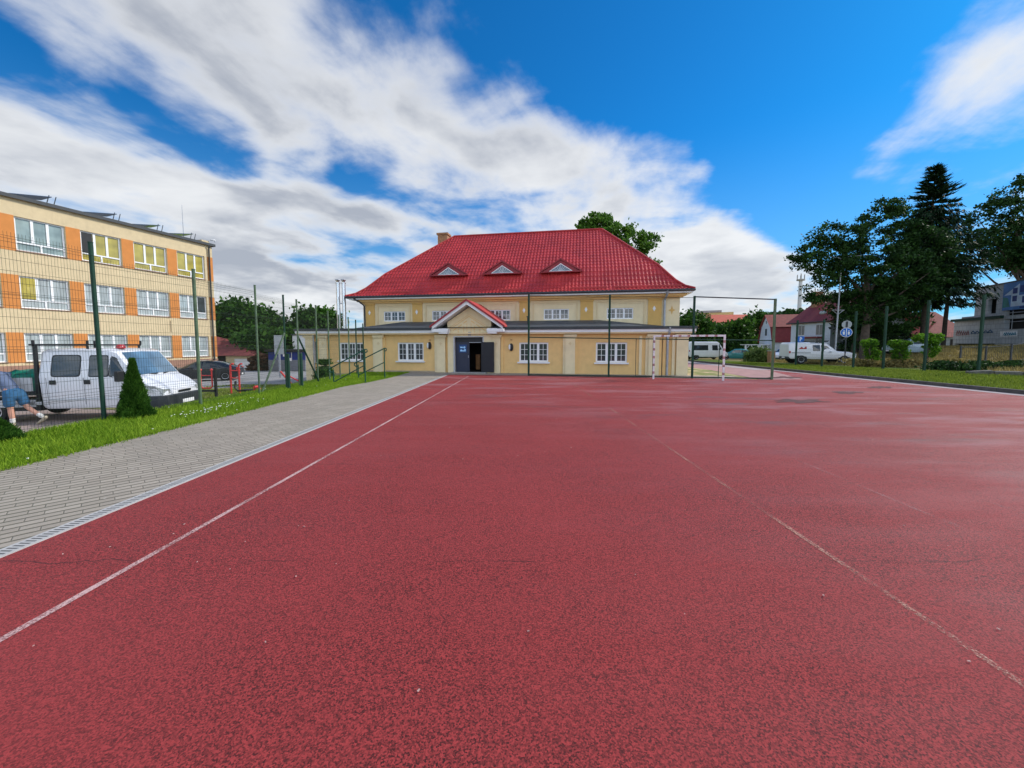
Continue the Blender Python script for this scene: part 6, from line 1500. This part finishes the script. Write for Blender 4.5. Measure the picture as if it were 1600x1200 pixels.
# grey house with tiled roof behind the trunks
zg = float(ground_z(62, 60)); p = at(1425, 545, 58); e = empty('grey_house', (p.x, 58, zg - .3), R(-12), 'grey walled house with a red tiled roof glimpsed behind the spruce trunk', 'house')
hw2 = at(1460, 527, 58).z - zg + .3; hr2 = at(1450, 487, 60).z - zg + .3
mb = MB(); mb.box(-1, 7.2, 0, 7, 0, hw2); mb.build('wall', HG, e)
mb = MB(); mb.add([(-1.4, -.4, hw2), (7.6, -.4, hw2), (7.6, 7.4, hw2), (-1.4, 7.4, hw2), (-1.2, 3.5, hr2), (5.0, 3.5, hr2)], [(0, 1, 5, 4), (1, 2, 5), (2, 3, 4, 5), (3, 0, 4)]); mb.build('roof', HR, e)
for x in (.6, 2.6, 5.8): simple_window(e, (x, 0, 1.3), 'y-', 1.1, .9)
mb = MB(); mb.box(4.6, 7, -.03, -.003, hw2 - 1.4, hw2 - .3); mb.build('dark_bay', M['interior'], e)
# unfinished concrete-block building
bz = float(ground_z(50, 45)); CB = R(-111.9); e = empty('concrete_building', (51.8, 46, bz), CB, 'unfinished grey concrete block building with a blue banner and a dark open bay', 'building')
m = bpy.data.materials.new('grey_blockwork'); m.use_nodes = True
t = NT(m.node_tree); b = t.n['Principled BSDF']; co = t.node('ShaderNodeTexCoord').outputs['Object']; sx, sy, sz = t.sep(co)
br = t.node('ShaderNodeTexBrick'); t.put(br.inputs['Vector'], t.comb(sx, sz, 0.0)); br.inputs['Scale'].default_value = 1; br.inputs['Brick Width'].default_value = .6; br.inputs['Row Height'].default_value = .5; br.inputs['Mortar Size'].default_value = .02
br.inputs['Color1'].default_value = (.48, .51, .52, 1); br.inputs['Color2'].default_value = (.56, .58, .58, 1); br.inputs['Mortar'].default_value = (.30, .32, .33, 1)
n1 = t.noise(t.mapping(co, scale=(.5, .5, 2)), 1.0, 5); t.put(b.inputs['Base Color'], t.mix(t.mapr(n1, .5, .7, 0, .5), br.outputs[0], (.34, .36, .36))); b.inputs['Roughness'].default_value = .95
M['block'] = m
H1, H2 = at(1490, 501, 45.5).z - bz, at(1530, 450, 42.5).z - bz
mb = MB(); wall_open(mb, 0, 7.0, -.5, H1, 0, [(.4, 6.4, 0.02, .5)], .3); mb.poly([(0, 0, -.5), (0, 8, -.5), (0, 8, H1), (0, 0, H1)]); mb.poly([(0, 0, H1), (16, 0, H1), (16, 8, H1), (0, 8, H1)])
wall_open(mb, 7.0, 16, -.5, H1, 0, [(7.4, 15, 1.9, H1 - .25)], .4)
mb.build('lower_wall', M['block'], e)
mb = MB(); wall_open(mb, 3.1, 16, H1 + .02, H2, .02, [(5.0, 6.15, H1 + .45, H1 + 1.95), (7.4, 15, H1 + .1, H1 + .65)], .3); mb.poly([(3.1, .02, H1 + .02), (3.1, 8, H1 + .02), (3.1, 8, H2), (3.1, .02, H2)]); mb.poly([(3.1, .02, H2), (16, .02, H2), (16, 8, H2), (3.1, 8, H2)])
mb.build('upper_wall', M['block'], e)
mb = MB(); mb.box(.1, 15.9, .5, .6, -.4, H1 - .05); mb.box(3.2, 15.9, .5, .6, H1 + .05, H2 - .1); mb.build('dark_interior', M['interior'], e)
mb = MB(); mb.box(3.0, 16, -.1, 8.1, H2 + .001, H2 + .1); mb.build('roof_edge', M['dark_metal'], e)
mb = MB(); mb.box(-.15, 7.3, -.28, -.003, H1 - .12, H1 + .16); mb.build('green_ledge', M['green_paint'], e)
mb = MB(); mb.box(.6, 3.0, .3, 2, H1 + .02, H1 + .38); mb.build('block_stack', M['concrete'], e)
for x in (8.8, 11.0):
    mb = MB(); mb.cyl((x, -.25, 1.8), (x, -.25, H1 + .5), .035, n=6); mb.cyl((7.4, -.25, 2.6 + (x - 8.8) * .4), (14, -.25, 2.6 + (x - 8.8) * .4), .03, n=6); mb.build('scaffold_tube', M['zinc'], e)
mb = MB(); mb.box(9.4, 13, .3, .36, 2.0, 2.9); mb.build('inner_panel', M['pane_clear'], e)
bn = MB(); z0, z1 = H1 + .62, H2 - .02; bn.box(7.05, 13.5, -.06, -.03, z0, z1); ban = bn.build('banner', mat('blue_banner', (0.07, 0.22, 0.52), 0.6, 0.35, .8), e)
bh = z1 - z0; Zb = lambda f: z0 + f * bh
mb = MB(); mb.prism([(7.2, Zb(.55)), (9.0, Zb(.92)), (9.0, Zb(.12)), (8.1, Zb(.12)), (8.1, Zb(.55))], 'y', -.066, -.061); mb.prism([(9.0, Zb(.5)), (12.8, Zb(.5)), (12.8, Zb(.12)), (9.0, Zb(.12))], 'y', -.066, -.061); mb.build('printed_house', mat('printed_pale_blue', (0.55, 0.68, 0.80), 0.6, 0.2, 1.2), ban)
mb = MB(); mb.box(8.25, 8.8, -.07, -.0665, Zb(.58), Zb(.78)); mb.box(8.25, 8.8, -.07, -.0665, Zb(.3), Zb(.5)); mb.box(9.4, 9.9, -.07, -.0665, Zb(.22), Zb(.45)); mb.box(10.4, 11.2, -.07, -.0665, Zb(.22), Zb(.45)); mb.box(9.1, 12.6, -.07, -.0665, Zb(.6), Zb(.84)); mb.box(9.2, 12.9, -.07, -.0665, Zb(.03), Zb(.1)); mb.build('printed_windows', mat('printed_navy', (0.02, 0.05, 0.22), 0.6, 0.2, 1.5), ban)
mb = MB(); mb.prism([(7.1, Zb(.1)), (7.1, Zb(.5)), (7.7, Zb(.45)), (8.0, Zb(.12))], 'y', -.0655, -.0612); mb.build('printed_trees', mat('printed_green', (0.03, 0.22, 0.20), 0.6, 0.3, 2), ban)
def scrawl(mt, x0, x1, z0, z1, n, seed):
    r = np.random.default_rng(seed); mb = MB(); pts = [(x0 + (x1 - x0) * (k / n), -.012, (z0 + z1) / 2 + (z1 - z0) / 2 * (1 if k % 2 else -1) * r.uniform(.5, 1)) for k in range(n + 1)]
    mb.tube(pts, .05, 4); mb.tube([(x0, -.012, z0), (x1, -.012, z0 + .05)], .04, 4); return mb.build('graffiti', mt, e)
scrawl(mat('faded_red_spray', (0.42, 0.22, 0.20), 0.9, 0.3, 4), .5, 2.6, 1.45, 2.0, 12, 1); scrawl(mat('blue_spray', (0.05, 0.12, 0.22), 0.9, 0.3, 4), 2.9, 6.0, 1.6, 1.95, 10, 2)
mb = MB(); mb.box(7.0, 9.1, -.02, -.003, 1.2, 1.75); gp = mb.build('painted_patch', M['sign_white'], e); scrawl(mat('teal_spray', (0.05, 0.25, 0.35), 0.9, 0.3, 4), 7.5, 9.0, 1.32, 1.62, 12, 3)
# signs, street lamp
def post(parent, h_, r=.035, mt='zinc'): mb = MB(); mb.cyl((0, 0, -.2), (0, 0, h_), r, n=8); return mb.build('post', M[mt], parent, 50)
p = gbase(1250, 38); e = empty('parking_sign', p, R(-30), 'blue square parking sign with a white P in front of the white house', 'sign'); top = at(1250, 525, 38).z - p[2]
post(e, top); mb = MB(); mb.box(-.26, .26, -.06, -.037, top - .58, top - .04); bd = mb.build('board', M['blue_sign'], e)
mb = MB(); c0 = top - .5
mb.box(-.10, -.03, -.068, -.0605, c0, c0 + .38)
for k in range(8):
    a0, a1 = math.pi * (.5 - k / 8), math.pi * (.5 - (k + 1) / 8); q4 = [(-.03 + .12 * math.cos(a_) * f, c0 + .265 + .115 * math.sin(a_) * f2) for a_, f, f2 in ((a0, 1, 1), (a1, 1, 1), (a1, .45, .42), (a0, .45, .42))]; mb.prism(q4, 'y', -.068, -.0605)
mb.build('letter', M['sign_white'], bd)
p = gbase(1320, 31); e = empty('round_signs', p, R(-38), 'post with a grey round sign back above a blue round sign', 'sign'); t1, t2 = at(1319, 507, 31).z - p[2], at(1320.5, 519.5, 31).z - p[2]
post(e, t1 + .4, .04, 'dark_metal'); mb = MB(); mb.lathe([(0, -.07), (.31, -.07), (.31, -.05), (0, -.05)], 24, 'y', (0, 0, t1)); mb.build('grey_disc', M['sign_back'], e)
mb = MB(); mb.box(-.07, .07, -.078, -.0705, t1 - .25, t1 + .24); mb.build('dark_strip', M['dark_metal'], e)
mb = MB(); mb.lathe([(0, -.08), (.37, -.08), (.37, -.055), (0, -.055)], 24, 'y', (0, 0, t2)); mb.build('rim', M['sign_white'], e)
mb = MB(); mb.lathe([(0, -.088), (.335, -.088), (.335, -.0805)], 24, 'y', (0, 0, t2)); bd = mb.build('blue_disc', M['blue_sign'], e)
mb = MB(); mb.box(-.022, .022, -.096, -.0885, t2 - .3, t2 + .3)
for s in (-1, 1): mb.lathe([(0, -.095), (.045, -.095), (.045, -.0885)], 10, 'y', (s * .15, 0, t2 + .12)); mb.prism([(s * .15 - .05, t2 - .18), (s * .15 + .05, t2 - .18), (s * .15 + .07, t2 + .05), (s * .15 - .07, t2 + .05)], 'y', -.095, -.0885)
mb.build('pictogram', M['sign_white'], bd)
mb = MB(); mb.obox((-.1, 0, t2 - .5), (.55, .03, .12), (0, R(-38), 0)); mb.build('dark_arrow', M['dark_metal'], e)
p = gbase(1304, 37); e = empty('street_lamp', p, 0, 'tall grey street lamp with two curved arms before the leafy trees', 'street lamp'); top = at(1307, 409, 37).z - p[2]
mb = MB(); mb.cyl((0, 0, -.2), (.15, 0, top), .085, .045, 10); mb.build('post', M['zinc'], e, 50)
for s, L, dz_ in ((-1, 1.35, .42), (1, 2.0, .5)):
    mb = MB(); mb.tube([(.15, 0, top), (.15 + s * .15, 0, top + .3), (.15 + s * .5, 0, top + dz_ - .02), (.15 + s * L, 0, top + dz_ + .08)], [.045, .04, .035, .03], 8); a_ = mb.build('arm', M['zinc'], e, 50)
    mb = MB(); mb.obox((.15 + s * (L + .22), 0, top + dz_ + .09), (.55, .18, .07), (0, s * -.07, 0)); mb.build('lamp_head', M['zinc'], a_, bevel=.02)
mb = MB(); b2 = at(1304, 487, 37).z - p[2]; mb.cyl((-.5, 0, b2 + .15), (.65, 0, b2 + .15), .03, n=6); mb.cyl((.08, 0, b2 - .25), (-.48, 0, b2 + .15), .025, n=6); mb.cyl((.08, 0, b2 - .25), (.62, 0, b2 + .15), .025, n=6); mb.build('bracket', M['zinc'], e)
